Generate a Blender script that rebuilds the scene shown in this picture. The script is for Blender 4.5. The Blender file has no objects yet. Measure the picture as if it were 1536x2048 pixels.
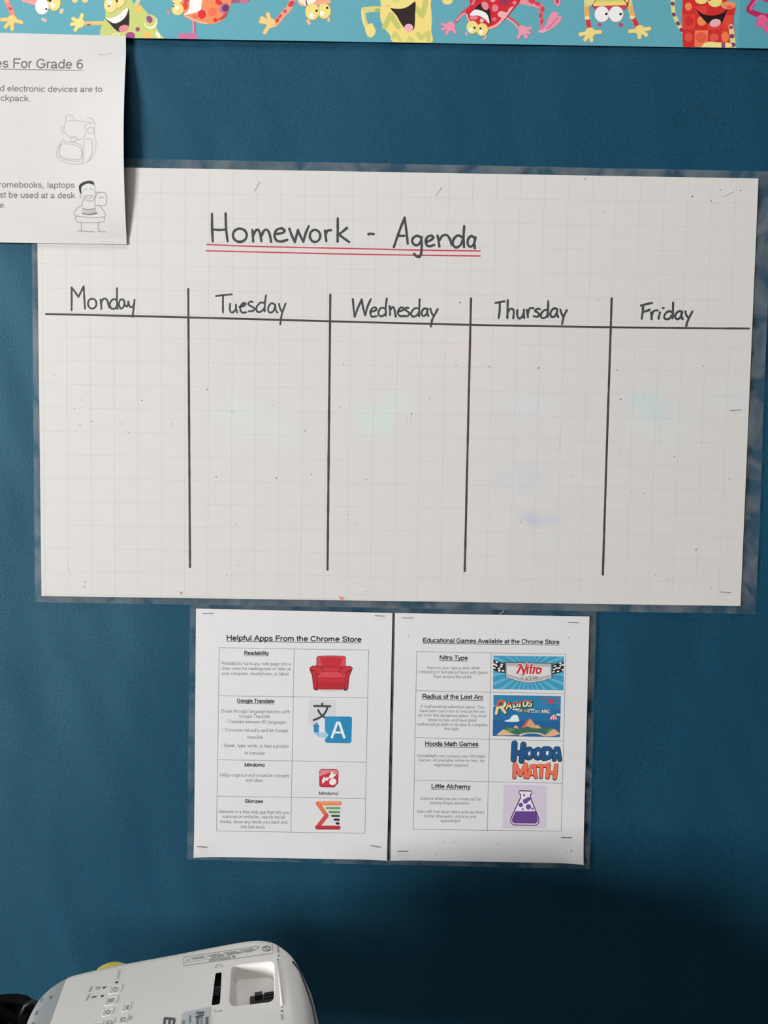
import bpy, bmesh, math, random
from mathutils import Vector, Matrix, noise
random.seed(7)

# ------------------------------------------------------------------ camera
FPX = 1950.0                       # focal length in pixels of the 1536 x 2048 frame
PITCH = math.radians(4.4)          # phone tipped slightly down
ROLL = 0.0166                      # and rolled a degree
CAM = Vector((0.0, -1.06, 1.30))
_r0 = Vector((1, 0, 0))
FWD = Vector((0, math.cos(PITCH), -math.sin(PITCH)))
_u0 = Vector((0, math.sin(PITCH), math.cos(PITCH)))
RGT = _r0 * math.cos(ROLL) + _u0 * math.sin(ROLL)
UPV = -_r0 * math.sin(ROLL) + _u0 * math.cos(ROLL)
scene = bpy.context.scene
COL = scene.collection
cd = bpy.data.cameras.new('camera')
cd.sensor_fit = 'VERTICAL'
cd.sensor_height = 36.0
cd.lens = 36.0 * FPX / 2048.0
cd.clip_start = 0.02
cam = bpy.data.objects.new('camera', cd)
COL.objects.link(cam)
m3 = Matrix((RGT, UPV, -FWD)).transposed()
cam.matrix_world = Matrix.Translation(CAM) @ m3.to_4x4()
scene.camera = cam

# ------------------------------------------------------------------ light
world = bpy.data.worlds.new('world')
scene.world = world
world.use_nodes = True
bg = world.node_tree.nodes['Background']
bg.inputs[0].default_value = (0.92, 0.96, 1.0, 1)
bg.inputs[1].default_value = 0.085

def area_light(name, loc, target, sx, sy, power, col):
    l = bpy.data.lights.new(name, 'AREA')
    l.shape = 'RECTANGLE'
    l.size = sx
    l.size_y = sy
    l.energy = power
    l.color = col
    o = bpy.data.objects.new(name, l)
    COL.objects.link(o)
    o.location = loc
    o.rotation_euler = (Vector(target) - Vector(loc)).to_track_quat('-Z', 'Y').to_euler()
    return o
# classroom windows across the room, to the left of and behind the photographer
area_light('window_daylight', (-4.4, -4.7, 1.40), (0, 0, 1.2), 1.75, 1.1, 400, (1.0, 0.985, 0.96))
# fill light added above the table to brighten the projector's top
area_light('overhead_fill', (-0.5, -0.75, 2.75), (-0.5, -0.75, 0), 0.6, 0.6, 9.0, (1.0, 0.98, 0.95))

scene.view_settings.view_transform = 'Standard'
scene.view_settings.look = 'None'
scene.view_settings.exposure = 0.0
scene.view_settings.gamma = 1.0
scene.view_settings.use_curve_mapping = False

# ------------------------------------------------------------------ measuring: photo pixel -> point on a real plane
def ray(p):
    return FWD + RGT * ((p[0] - 768.0) / FPX) - UPV * ((p[1] - 1024.0) / FPX)

def wall_pt(px, py, y=0.0):
    d = ray((px, py))
    t = (y - CAM.y) / d.y
    return CAM + d * t

# ------------------------------------------------------------------ materials
MATS = {}
def lin(c):
    c = c / 255.0
    return c / 12.92 if c <= 0.04045 else ((c + 0.055) / 1.055) ** 2.4
GAIN = 1.22
def albedo(rgb):
    return tuple(min(0.92, lin(c) * GAIN) for c in rgb) + (1,)

def print_mat(rgb, rough=0.55):
    k = ('print', tuple(int(v) for v in rgb), rough)
    if k in MATS:
        return MATS[k]
    m = bpy.data.materials.new('ink_%d_%d_%d' % tuple(int(v) for v in rgb))
    m.use_nodes = True
    b = m.node_tree.nodes['Principled BSDF']
    b.inputs['Base Color'].default_value = albedo(rgb)
    b.inputs['Roughness'].default_value = rough
    b.inputs['Specular IOR Level'].default_value = 0.25
    MATS[k] = m
    return m

def node_mat(name, rgb, rough=0.6, var=0.06, scale=200.0, bump=0.0, bscale=300.0, spec=0.3, detail=4.0, stretch=(1, 1, 1)):
    m = bpy.data.materials.new(name)
    m.use_nodes = True
    nt = m.node_tree
    b = nt.nodes['Principled BSDF']
    b.inputs['Roughness'].default_value = rough
    b.inputs['Specular IOR Level'].default_value = spec
    tc = nt.nodes.new('ShaderNodeTexCoord')
    mp = nt.nodes.new('ShaderNodeMapping')
    mp.inputs['Scale'].default_value = stretch
    nt.links.new(tc.outputs['Object'], mp.inputs['Vector'])
    n = nt.nodes.new('ShaderNodeTexNoise')
    n.inputs['Scale'].default_value = scale
    n.inputs['Detail'].default_value = detail
    nt.links.new(mp.outputs[0], n.inputs['Vector'])
    a = albedo(rgb)
    cr = nt.nodes.new('ShaderNodeValToRGB')
    cr.color_ramp.elements[0].position = 0.3
    cr.color_ramp.elements[1].position = 0.7
    cr.color_ramp.elements[0].color = tuple(v * (1 - var) for v in a[:3]) + (1,)
    cr.color_ramp.elements[1].color = tuple(min(.95, v * (1 + var)) for v in a[:3]) + (1,)
    nt.links.new(n.outputs['Fac'], cr.inputs['Fac'])
    nt.links.new(cr.outputs['Color'], b.inputs['Base Color'])
    if bump > 0:
        n2 = nt.nodes.new('ShaderNodeTexNoise')
        n2.inputs['Scale'].default_value = bscale
        n2.inputs['Detail'].default_value = 5
        nt.links.new(mp.outputs[0], n2.inputs['Vector'])
        bp = nt.nodes.new('ShaderNodeBump')
        bp.inputs['Strength'].default_value = bump
        bp.inputs['Distance'].default_value = 0.001
        nt.links.new(n2.outputs['Fac'], bp.inputs['Height'])
        nt.links.new(bp.outputs[0], b.inputs['Normal'])
    return m

def film_mat(name, lo, hi, rgb=(122, 132, 140)):
    m = bpy.data.materials.new(name)
    m.use_nodes = True
    nt = m.node_tree
    out = nt.nodes['Material Output']
    b = nt.nodes['Principled BSDF']
    b.inputs['Base Color'].default_value = albedo(rgb)
    b.inputs['Roughness'].default_value = 0.22
    b.inputs['Specular IOR Level'].default_value = 1.0
    tr = nt.nodes.new('ShaderNodeBsdfTransparent')
    mx = nt.nodes.new('ShaderNodeMixShader')
    tc = nt.nodes.new('ShaderNodeTexCoord')
    n = nt.nodes.new('ShaderNodeTexNoise')
    n.inputs['Scale'].default_value = 26
    n.inputs['Detail'].default_value = 3
    n.inputs['Distortion'].default_value = 0.8
    nt.links.new(tc.outputs['Object'], n.inputs['Vector'])
    mr = nt.nodes.new('ShaderNodeMapRange')
    mr.inputs['From Min'].default_value = 0.40
    mr.inputs['From Max'].default_value = 0.64
    mr.inputs['To Min'].default_value = lo
    mr.inputs['To Max'].default_value = hi
    nt.links.new(n.outputs['Fac'], mr.inputs['Value'])
    nt.links.new(mr.outputs[0], mx.inputs['Fac'])
    nt.links.new(tr.outputs[0], mx.inputs[1])
    nt.links.new(b.outputs[0], mx.inputs[2])
    nt.links.new(mx.outputs[0], out.inputs['Surface'])
    return m

BLUE = (19, 63, 86)
M_BACK = node_mat('blue_backing_paper', BLUE, rough=0.5, var=0.20, scale=420, bump=0.25, bscale=500, spec=0.50)
M_BACK.node_tree.nodes['Principled BSDF'].inputs['Specular Tint'].default_value = (0.45, 0.85, 1.0, 1)
M_WALL = node_mat('painted_wall', (196, 194, 188), rough=0.7, var=0.03, scale=30)
M_FLOOR = node_mat('floor_tiles', (110, 104, 96), rough=0.5, var=0.08, scale=12)
M_PAPER = node_mat('white_copy_paper', (210, 210, 212), rough=0.6, var=0.012, scale=60, bump=0.05, bscale=120)
M_RULES = node_mat('white_rules_paper', (199, 198, 198), rough=0.6, var=0.012, scale=60, bump=0.05, bscale=120)
M_BORDER = node_mat('turquoise_border_card', (93, 158, 172), rough=0.45, var=0.05, scale=500)
M_STAPLE = node_mat('steel_wire', (92, 92, 96), rough=0.35, var=0.1, scale=400)
M_STAPLE_L = node_mat('bright_steel_wire', (205, 205, 206), rough=0.35, var=0.1, scale=400)
M_FILM = film_mat('clear_laminate_chart', 0.07, 0.46)
M_FILM2 = film_mat('clear_laminate_sheet', 0.02, 0.27)

# ------------------------------------------------------------------ object helpers
def tag(o, label=None, cat=None, group=None, kind=None):
    if label: o['label'] = label
    if cat: o['category'] = cat
    if group: o['group'] = group
    if kind: o['kind'] = kind
    return o

def empty(name, loc):
    o = bpy.data.objects.new(name, None)
    o.empty_display_size = 0.02
    COL.objects.link(o)
    o.location = loc
    return o

def mesh_obj(name, verts, faces, mats, parent=None, midx=None, smooth=False, off=None):
    """verts are world coordinates when off (the parent's location) is given, else local."""
    if off is not None:
        verts = [(v[0] - off[0], v[1] - off[1], v[2] - off[2]) for v in verts]
    me = bpy.data.meshes.new(name)
    me.from_pydata([tuple(v) for v in verts], [], faces)
    for m in (mats if isinstance(mats, (list, tuple)) else [mats]):
        me.materials.append(m)
    if midx:
        for p, i in zip(me.polygons, midx):
            p.material_index = i
    if smooth:
        for p in me.polygons:
            p.use_smooth = True
    me.update()
    o = bpy.data.objects.new(name, me)
    COL.objects.link(o)
    if parent:
        o.parent = parent
    return o

def bm_obj(name, bm, mats, parent=None, smooth=False):
    me = bpy.data.meshes.new(name)
    bmesh.ops.recalc_face_normals(bm, faces=bm.faces)
    bm.to_mesh(me)
    bm.free()
    for m in (mats if isinstance(mats, (list, tuple)) else [mats]):
        me.materials.append(m)
    if smooth:
        for p in me.polygons:
            p.use_smooth = True
    o = bpy.data.objects.new(name, me)
    COL.objects.link(o)
    if parent:
        o.parent = parent
    return o

def box(bm, c, s, rot=None):
    r = bmesh.ops.create_cube(bm, size=1.0)
    for v in r['verts']:
        p = Vector((v.co.x * s[0], v.co.y * s[1], v.co.z * s[2]))
        if rot:
            p = rot @ p
        v.co = p + Vector(c)
    return r['verts']

def cyl(bm, p0, p1, r0, r1=None, seg=20, caps=True):
    p0 = Vector(p0); p1 = Vector(p1)
    r1 = r0 if r1 is None else r1
    q = (p1 - p0).to_track_quat('Z', 'Y').to_matrix()
    ra, rb = [], []
    for i in range(seg):
        a = 2 * math.pi * i / seg
        d = q @ Vector((math.cos(a), math.sin(a), 0))
        ra.append(bm.verts.new(p0 + d * r0))
        rb.append(bm.verts.new(p1 + d * r1))
    for i in range(seg):
        j = (i + 1) % seg
        bm.faces.new((ra[i], ra[j], rb[j], rb[i]))
    if caps:
        bm.faces.new(ra[::-1])
        bm.faces.new(rb)

def tube(bm, pts, r, seg=10):
    pts = [Vector(p) for p in pts]
    rings = []
    prev = None
    for i, p in enumerate(pts):
        t = (pts[min(i + 1, len(pts) - 1)] - pts[max(i - 1, 0)]).normalized()
        if prev is None:
            n = t.orthogonal().normalized()
        else:
            n = (prev - t * prev.dot(t)).normalized()
        prev = n
        b = t.cross(n)
        rr = r[i] if isinstance(r, (list, tuple)) else r
        rings.append([bm.verts.new(p + (n * math.cos(2 * math.pi * k / seg) + b * math.sin(2 * math.pi * k / seg)) * rr) for k in range(seg)])
    for a, b in zip(rings, rings[1:]):
        for k in range(seg):
            j = (k + 1) % seg
            bm.faces.new((a[k], a[j], b[j], b[k]))
    bm.faces.new(rings[0][::-1])
    bm.faces.new(rings[-1])

def catmull(pts, n=6, closed=False):
    pts = [Vector((p[0], p[1])) for p in pts]
    if len(pts) < 3:
        return pts
    out = []
    N = len(pts)
    rng = range(N) if closed else range(N - 1)
    for i in rng:
        if closed:
            p0, p1, p2, p3 = pts[(i - 1) % N], pts[i], pts[(i + 1) % N], pts[(i + 2) % N]
        else:
            p0, p1, p2, p3 = pts[max(i - 1, 0)], pts[i], pts[i + 1], pts[min(i + 2, N - 1)]
        for k in range(n):
            t = k / n
            out.append(0.5 * ((2 * p1) + (p2 - p0) * t + (2 * p0 - 5 * p1 + 4 * p2 - p3) * t * t + (3 * p1 - p0 - 3 * p2 + p3) * t ** 3))
    if not closed:
        out.append(pts[-1])
    return out

# ------------------------------------------------------------------ flat print
# ------------------------------------------------------------------ lettering: a plain stroke alphabet (sans, or serif with feet)
def _arc(cx, cy, rx, ry, a0, a1, n=12):
    return [(cx + rx * math.cos(math.radians(a0 + (a1 - a0) * i / n)), cy + ry * math.sin(math.radians(a0 + (a1 - a0) * i / n))) for i in range(n + 1)]
_O = lambda cx, cy, rx, ry: _arc(cx, cy, rx, ry, 0, 360, 20)
_bowl = _O(285, 262, 190, 226)
FONT = {
 'a': (556, [[(70, 385)] + _arc(245, 350, 165, 138, 150, 30, 8) + [(425, 330), (425, 120), (440, 50), (490, 38)], [(425, 300), (300, 262), (170, 240)] + _arc(190, 138, 128, 102, 110, 290, 8) + [(340, 80), (425, 180)]]),
 'b': (556, [[(95, 718), (95, 38)], _O(285, 262, 190, 226)]),
 'c': (500, [_arc(262, 262, 195, 226, 40, 320, 16)]),
 'd': (556, [[(465, 718), (465, 38)], _O(270, 262, 195, 226)]),
 'e': (556, [[(85, 275), (470, 275)] + _arc(278, 262, 195, 226, 4, 318, 18)]),
 'f': (278, [_arc(190, 590, 75, 95, 80, 180, 5) + [(115, 38)], [(15, 480), (250, 480)]]),
 'g': (556, [_O(265, 270, 190, 216), [(458, 486), (458, 20)] + _arc(270, -20, 188, 150, 0, -150, 8)]),
 'h': (556, [[(95, 718), (95, 38)], [(95, 300)] + _arc(270, 310, 172, 175, 170, 0, 8) + [(442, 38)]]),
 'i': (222, [[(110, 490), (110, 38)], [(110, 660), (110, 690)]]),
 'j': (222, [[(110, 490), (110, -60)] + _arc(50, -80, 60, 80, 0, -90, 4), [(110, 660), (110, 690)]]),
 'k': (500, [[(95, 718), (95, 38)], [(430, 485), (100, 190)], [(215, 290), (450, 38)]]),
 'l': (222, [[(110, 718), (110, 38)]]),
 'm': (833, [[(95, 490), (95, 38)], [(95, 300)] + _arc(252, 320, 152, 165, 170, 0, 8) + [(404, 38)], [(404, 300)] + _arc(562, 320, 158, 165, 170, 0, 8) + [(720, 38)]]),
 'n': (556, [[(95, 490), (95, 38)], [(95, 300)] + _arc(270, 310, 172, 175, 170, 0, 8) + [(442, 38)]]),
 'o': (556, [_O(278, 262, 200, 226)]),
 'p': (556, [[(95, 490), (95, -200)], _O(285, 262, 190, 226)]),
 'q': (556, [[(462, 490), (462, -200)], _O(270, 262, 190, 226)]),
 'r': (333, [[(95, 490), (95, 38)], [(95, 300)] + _arc(245, 320, 150, 165, 170, 75, 6)]),
 's': (500, [_arc(250, 370, 165, 116, 25, 180, 8) + [(110, 300), (250, 262), (395, 225)] + _arc(250, 150, 172, 112, 15, -165, 8)]),
 't': (278, [[(115, 650), (115, 130)] + _arc(185, 120, 70, 82, 180, 275, 5), [(15, 480), (245, 480)]]),
 'u': (556, [[(95, 490), (95, 210)] + _arc(265, 210, 170, 172, 180, 350, 8) + [(458, 260)], [(458, 490), (458, 38)]]),
 'v': (500, [[(40, 490), (250, 45), (460, 490)]]),
 'w': (722, [[(30, 490), (190, 45), (361, 470), (532, 45), (692, 490)]]),
 'x': (500, [[(50, 490), (450, 38)], [(450, 490), (50, 38)]]),
 'y': (500, [[(40, 490), (255, 50)], [(460, 490), (250, 10)] + [(200, -110), (140, -170), (60, -170)]]),
 'z': (500, [[(55, 480), (440, 480), (50, 42), (455, 42)]]),
 'A': (667, [[(30, 15), (333, 700), (636, 15)], [(140, 250), (526, 250)]]),
 'B': (667, [[(110, 38), (110, 680), (350, 680)] + _arc(360, 530, 180, 150, 90, -90, 8) + [(110, 380)], [(360, 380)] + _arc(380, 208, 190, 172, 90, -90, 8) + [(110, 38)]]),
 'C': (722, [_arc(372, 359, 300, 325, 38, 322, 18)]),
 'D': (722, [[(110, 38), (110, 680), (320, 680)] + _arc(330, 359, 310, 321, 90, -90, 12) + [(110, 38)]]),
 'E': (667, [[(600, 680), (115, 680), (115, 38), (615, 38)], [(115, 375), (560, 375)]]),
 'F': (611, [[(575, 680), (115, 680), (115, 15)], [(115, 365), (510, 365)]]),
 'G': (778, [_arc(380, 359, 310, 325, 40, 330, 18) + [(690, 330), (420, 330)]]),
 'H': (722, [[(110, 718), (110, 0)], [(612, 718), (612, 0)], [(110, 375), (612, 375)]]),
 'I': (278, [[(139, 718), (139, 0)]]),
 'L': (556, [[(110, 718), (110, 38), (530, 38)]]),
 'M': (833, [[(105, 0), (105, 690), (416, 40), (728, 690), (728, 0)]]),
 'N': (722, [[(110, 0), (110, 690), (612, 25), (612, 718)]]),
 'O': (778, [_O(389, 359, 320, 325)]),
 'P': (667, [[(110, 0), (110, 680), (380, 680)] + _arc(390, 500, 200, 180, 90, -90, 8) + [(110, 320)]]),
 'R': (722, [[(110, 0), (110, 680), (400, 680)] + _arc(410, 510, 200, 170, 90, -90, 8) + [(110, 340)], [(430, 340), (560, 280), (590, 120), (640, 10)]]),
 'S': (667, [_arc(333, 520, 220, 162, 20, 185, 8) + [(140, 430), (333, 372), (520, 310)] + _arc(333, 205, 240, 168, 25, -175, 10)]),
 'T': (611, [[(25, 680), (586, 680)], [(305, 680), (305, 0)]]),
 'W': (944, [[(25, 718), (235, 20), (472, 700), (709, 20), (920, 718)]]),
 'Y': (667, [[(20, 718), (333, 320), (646, 718)], [(333, 320), (333, 0)]]),
 '0': (556, [_O(278, 355, 200, 320)]),
 '5': (556, [[(460, 680), (150, 680), (105, 370)] + _arc(270, 230, 200, 195, 140, -160, 12)]),
 '6': (556, [_O(280, 230, 195, 195), _arc(300, 359, 215, 325, 60, 190, 8)]),
 '8': (556, [_O(278, 530, 160, 150), _O(278, 205, 195, 172)]),
 '.': (278, [[(139, 30), (139, 55)]]), ',': (278, [[(150, 50), (139, -20), (110, -100)]]), '!': (278, [[(139, 700), (139, 220)], [(139, 30), (139, 55)]]),
 '-': (333, [[(50, 260), (283, 260)]]), '\u2022': (350, [[(110, 380), (240, 380)], [(110, 330), (240, 330)], [(110, 290), (240, 290)]]), ' ': (278, []),
}
SERIF_W = dict(a=444, b=500, c=444, d=500, e=444, f=333, g=500, h=500, i=278, j=278, k=500, l=278, m=778, n=500, o=500, p=500, q=500, r=333, s=389, t=278, u=500, v=500, w=722, x=500, y=500, z=444,
               A=722, B=667, C=667, D=722, E=611, F=556, G=722, H=722, I=333, L=611, M=889, N=722, O=722, P=556, R=667, S=556, T=611)
def set_text(s, serif=False):
    """skeleton strokes of a line of text in thousandths of an em, with its width"""
    x = 0.0
    res = []
    for ch in s:
        w, st = FONT[ch]
        tw = SERIF_W.get(ch, 250 if ch == ' ' else w) if serif else w
        kx = tw / w
        for t in st:
            q = []
            for px, py in t:
                if serif:
                    py = py * 0.87 if py <= 523 else 455 + (py - 523) * 1.08
                q.append((x + px * kx, py))
            res.append((q, 1.0))
            if serif and len(t) == 2 and abs(t[0][0] - t[1][0]) < 1 and abs(t[0][1] - t[1][1]) > 200:
                for (fx, fy), dirs in ((q[0], (-90, 20)), (q[1], (-90, 90))):
                    res.append(([(fx + dirs[0], fy), (fx + dirs[1], fy)], 0.6))
            elif serif and ch in 'nmhru' and len(t) > 3:
                fx, fy = q[-1]
                if fy < 100: res.append(([(fx - 85, fy), (fx + 85, fy)], 0.6))
        x += tw
    return res, x

class Print:
    """A picture or piece of lettering: flat coloured shapes lying on a sheet, one thin ink layer over another."""
    STEP = 6e-6
    def __init__(self, pos, layer=8):
        self.pos = pos            # (px, py, lift) -> point on the sheet
        self.v, self.f, self.mi, self.mats = [], [], [], []
        self.layer = layer
        self.o, self.s = (0.0, 0.0), 1.0
    def zoom(self, ox, oy, s):
        self.o, self.s = (ox, oy), s
        return self
    def _q(self, p):
        return (self.o[0] + p[0] / self.s, self.o[1] + p[1] / self.s)
    def _m(self, rgb):
        m = print_mat(rgb) if not isinstance(rgb, bpy.types.Material) else rgb
        if m not in self.mats:
            self.mats.append(m)
        return self.mats.index(m)
    def raw(self, pts, faces, rgb):
        b = len(self.v)
        lift = self.layer * self.STEP + self.cyc * 1.4e-6
        self.v += [self.pos(p[0], p[1], lift) for p in pts]
        i = self._m(rgb)
        for f in faces:
            self.f.append(tuple(b + k for k in f))
            self.mi.append(i)
    flat = False
    cyc = 0
    def up(self):
        if not self.flat:
            self.layer += 1
        return self
    def poly(self, pts, rgb, smooth=0):
        if smooth:
            pts = [(p.x, p.y) for p in catmull(pts, smooth, True)]
        pts = [self._q(p) for p in pts]
        self.up().raw(pts, [tuple(range(len(pts)))], rgb)
    def ell(self, cx, cy, rx, ry, rgb, rot=0.0, seg=28):
        pts = []
        for i in range(seg):
            a = 2 * math.pi * i / seg
            x, y = rx * math.cos(a), ry * math.sin(a)
            pts.append((cx + x * math.cos(rot) - y * math.sin(rot), cy + x * math.sin(rot) + y * math.cos(rot)))
        self.poly(pts, rgb)
    def stroke(self, pts, w, rgb, smooth=6, closed=False, w2=None, newlayer=True, wob=0.0, caps=10):
        loop = len(pts) > 4 and tuple(pts[0]) == tuple(pts[-1])
        if loop:
            pts = list(pts)[:-1]
            closed = True
        if smooth and len(pts) > 2:
            pts = [(p.x, p.y) for p in catmull(pts, smooth, closed)]
        pts = [Vector(self._q(p)) for p in pts]
        w = w / self.s
        w2 = w if w2 is None else w2 / self.s
        if newlayer:
            self.up()
        self.cyc = (self.cyc + 1) % 4
        n = len(pts)
        L, R = [], []
        for i, p in enumerate(pts):
            a = pts[(i - 1) % n if closed else max(i - 1, 0)]; b = pts[(i + 1) % n if closed else min(i + 1, n - 1)]
            d = b - a
            if d.length < 1e-9:
                d = Vector((1, 0))
            d.normalize()
            nn = Vector((-d.y, d.x))
            hw = 0.5 * (w + (w2 - w) * i / max(1, n - 1))
            if wob:
                hw *= 1 + wob * noise.noise(Vector((p.x * .15, p.y * .15, 3.1)))
            L.append(p + nn * hw); R.append(p - nn * hw)
        vs = L + R
        fs = [(i, (i + 1) % n, n + (i + 1) % n, n + i) for i in range(n if closed else n - 1)]
        # round caps
        for e, hw in (() if closed else ((0, w / 2), (n - 1, w2 / 2))):
            b = len(vs)
            if caps == 5:          # square end for printed type
                d_ = (pts[0] - pts[1]) if e == 0 else (pts[-1] - pts[-2])
                if d_.length < 1e-9: continue
                d_.normalize(); n_ = Vector((-d_.y, d_.x))
                vs = vs + [pts[e] + n_ * hw, pts[e] - n_ * hw, pts[e] - n_ * hw + d_ * hw * .5, pts[e] + n_ * hw + d_ * hw * .5]
                fs.append((b, b + 1, b + 2, b + 3))
                continue
            le, re_ = (L[e], R[e])
            c0 = (le + re_) / 2
            s0, s1 = (re_ - c0, -1) if e == 0 else (le - c0, -1)
            out_ = (pts[0] - pts[min(1, n - 1)]) if e == 0 else (pts[-1] - pts[max(0, n - 2)])
            if out_.length < 1e-9: continue
            out_ = out_.normalized() * s0.length
            arc = [c0 + s0 * math.cos(k * math.pi / 7) + out_ * math.sin(k * math.pi / 7) for k in range(1, 7)]
            vs = vs + arc
            if e == 0:
                fs.append((0, n) + tuple(range(b, b + 6)))
            else:
                fs.append((2 * n - 1, n - 1) + tuple(range(b, b + 6)))
        self.raw([(p.x, p.y) for p in vs], fs, rgb)
    def line(self, a, b, w, rgb, n=10):
        pts = [(a[0] + (b[0] - a[0]) * i / n, a[1] + (b[1] - a[1]) * i / n) for i in range(n + 1)]
        self.stroke(pts, w, rgb, smooth=0)
    def text(self, s, a, b, cap, rgb, bold=0.0, shear=0.0, under=None, serif=False, wt=78):
        st, width = set_text(s, serif)
        wt = wt + bold * 1000
        a = Vector(self._q(a)); b = Vector(self._q(b))
        d = b - a
        ch = cap / self.s
        capu = 662.0 if serif else 718.0
        up = Vector((d.y, -d.x)).normalized() * (ch / capu)
        zs = (self.o, self.s)
        self.o, self.s = (0, 0), 1.0
        self.up()
        kx = d / (width - 120.0)
        wpx = wt * 0.5 * (ch / capu + d.length / width)
        for q, k in st:
            pts = [tuple(a + kx * (x - 60.0 + shear * y) + up * y) for x, y in q]
            run = [pts[0]]
            for i in range(1, len(pts)):
                run.append(pts[i])
                if i < len(pts) - 1:
                    d0 = Vector(pts[i]) - Vector(pts[i - 1]); d1 = Vector(pts[i + 1]) - Vector(pts[i])
                    if d0.length > 1e-9 and d1.length > 1e-9 and d0.angle(d1) > 0.75:
                        self.stroke(run, wpx * k, rgb, smooth=0, newlayer=False, caps=5)
                        run = [pts[i]]
            self.stroke(run, wpx * k, rgb, smooth=0, newlayer=False, caps=5)
        self.o, self.s = zs
        if under:
            o, w = under
            q = up.normalized() * (-o / self.s)
            n = 16
            self.zs = (self.o, self.s)
            self.o, self.s = (0, 0), 1.0
            self.stroke([tuple(a + d * (i / n) + q) for i in range(n + 1)], w / self.zs[1], rgb, smooth=0)
            self.o, self.s = self.zs
    def build(self, name, parent, off=None):
        o = mesh_obj(name, self.v, self.f, self.mats, parent, self.mi, off=off)
        return o

# ------------------------------------------------------------------ sheets of paper on the wall
class Sheet:
    """A rectangular sheet measured by its corners (TL, TR, BR, BL) and hung at a distance from the wall."""
    def __init__(self, corners, y, bow=None):
        self.y = y
        self.c = [wall_pt(p[0], p[1], y) for p in corners]
        self.tl = self.c[0]
        self.ex = ((self.c[1] - self.c[0]) + (self.c[2] - self.c[3])) / 2
        self.ey = ((self.c[3] - self.c[0]) + (self.c[2] - self.c[1])) / 2
        self.bow = bow
        self.loc = (self.c[2] + self.c[3]) / 2
    def uv(self, p):
        r = p - self.tl
        u, v = r.dot(self.ex) / self.ex.length_squared, r.dot(self.ey) / self.ey.length_squared
        c0, c1, c2, c3 = self.c
        for _ in range(3):
            q = c0 * ((1 - u) * (1 - v)) + c1 * (u * (1 - v)) + c2 * (u * v) + c3 * ((1 - u) * v)
            e = p - q
            u += e.dot(self.ex) / self.ex.length_squared
            v += e.dot(self.ey) / self.ey.length_squared
        return u, v
    nx, ny = 24, 24
    def lift(self, u, v):
        if not self.bow:
            return 0.0
        x = min(self.nx - 1e-6, max(0, u * self.nx)); y = min(self.ny - 1e-6, max(0, v * self.ny))
        i, j = int(x), int(y)
        fx, fy = x - i, y - j
        b = lambda a, c: self.bow(a / self.nx, c / self.ny)
        return (b(i, j) * (1 - fx) + b(i + 1, j) * fx) * (1 - fy) + (b(i, j + 1) * (1 - fx) + b(i + 1, j + 1) * fx) * fy
    def pos(self, px, py, lift=0.0):
        p = wall_pt(px, py, self.y)
        if self.bow:
            u, v = self.uv(p)
            d = (p - CAM)
            k = self.lift(min(1, max(0, u)), min(1, max(0, v)))
            return Vector((p.x, p.y - k - lift, p.z))
        return Vector((p.x, p.y - lift, p.z))
    def mesh(self, name, parent, mat, nx=24, ny=24, th=0.00022, edge=0.0):
        vs, fs = [], []
        self.nx, self.ny = nx, ny
        def bil(u, v):
            a = self.c[0].lerp(self.c[1], u); b = self.c[3].lerp(self.c[2], u)
            p = a.lerp(b, v)
            k = self.lift(u, v)
            return Vector((p.x, p.y - k, p.z))
        W = nx + 1
        for j in range(ny + 1):
            for i in range(nx + 1):
                vs.append(bil(i / nx, j / ny))
        n0 = len(vs)
        vs += [Vector((p.x, p.y + th, p.z)) for p in vs]
        for j in range(ny):
            for i in range(nx):
                a = j * W + i
                fs.append((a, a + W, a + W + 1, a + 1))
                fs.append((n0 + a, n0 + a + 1, n0 + a + W + 1, n0 + a + W))
        rim = [i for i in range(W)] + [j * W + nx for j in range(1, ny + 1)] + [ny * W + i for i in range(nx - 1, -1, -1)] + [j * W for j in range(ny - 1, 0, -1)]
        for a, b in zip(rim, rim[1:] + rim[:1]):
            fs.append((a, b, n0 + b, n0 + a))
        return mesh_obj(name, vs, fs, mat, parent, smooth=False, off=parent.location if parent else None)

# ================================================================== THE SETTING
# wall, board paper and floor
bm = bmesh.new()
box(bm, (0, 0.06, 1.35), (5.0, 0.10, 2.7))
tag(bm_obj('wall_back', bm, M_WALL), 'painted wall behind the blue backing paper', 'wall', kind='structure')
bm = bmesh.new()
box(bm, (0, -2.0, -0.03), (6.0, 4.3, 0.06))
tag(bm_obj('floor', bm, M_FLOOR), 'classroom floor below the display board', 'floor', kind='structure')

# blue backing paper: slack paper stapled over the board, softly rippled
NX, NZ = 300, 240
X0, X1, Z0, Z1 = -1.3, 1.3, 0.25, 2.35
vs, fs = [], []
for j in range(NZ + 1):
    for i in range(NX + 1):
        x = X0 + (X1 - X0) * i / NX
        z = Z0 + (Z1 - Z0) * j / NZ
        n = noise.noise(Vector((x * 16, z * 4.5, 0.3))) * 0.95 + noise.noise(Vector((x * 34 + z * 11, z * 14, 5.3))) * 0.42
        n += 0.35 * noise.noise(Vector((x * 5 + z * 3, z * 6 - x * 2, 9.1)))
        vs.append((x, 0.0031 - 0.0019 * n, z))
for j in range(NZ):
    for i in range(NX):
        a = j * (NX + 1) + i
        fs.append((a, a + 1, a + NX + 2, a + NX + 1))
backing = mesh_obj('backing_paper', vs, fs, M_BACK, None, smooth=True)
tag(backing, 'teal blue backing paper covering the whole display board', 'backing paper')
sol = backing.modifiers.new('thickness', 'SOLIDIFY')
sol.thickness = 0.0006
sol.offset = 0

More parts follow.
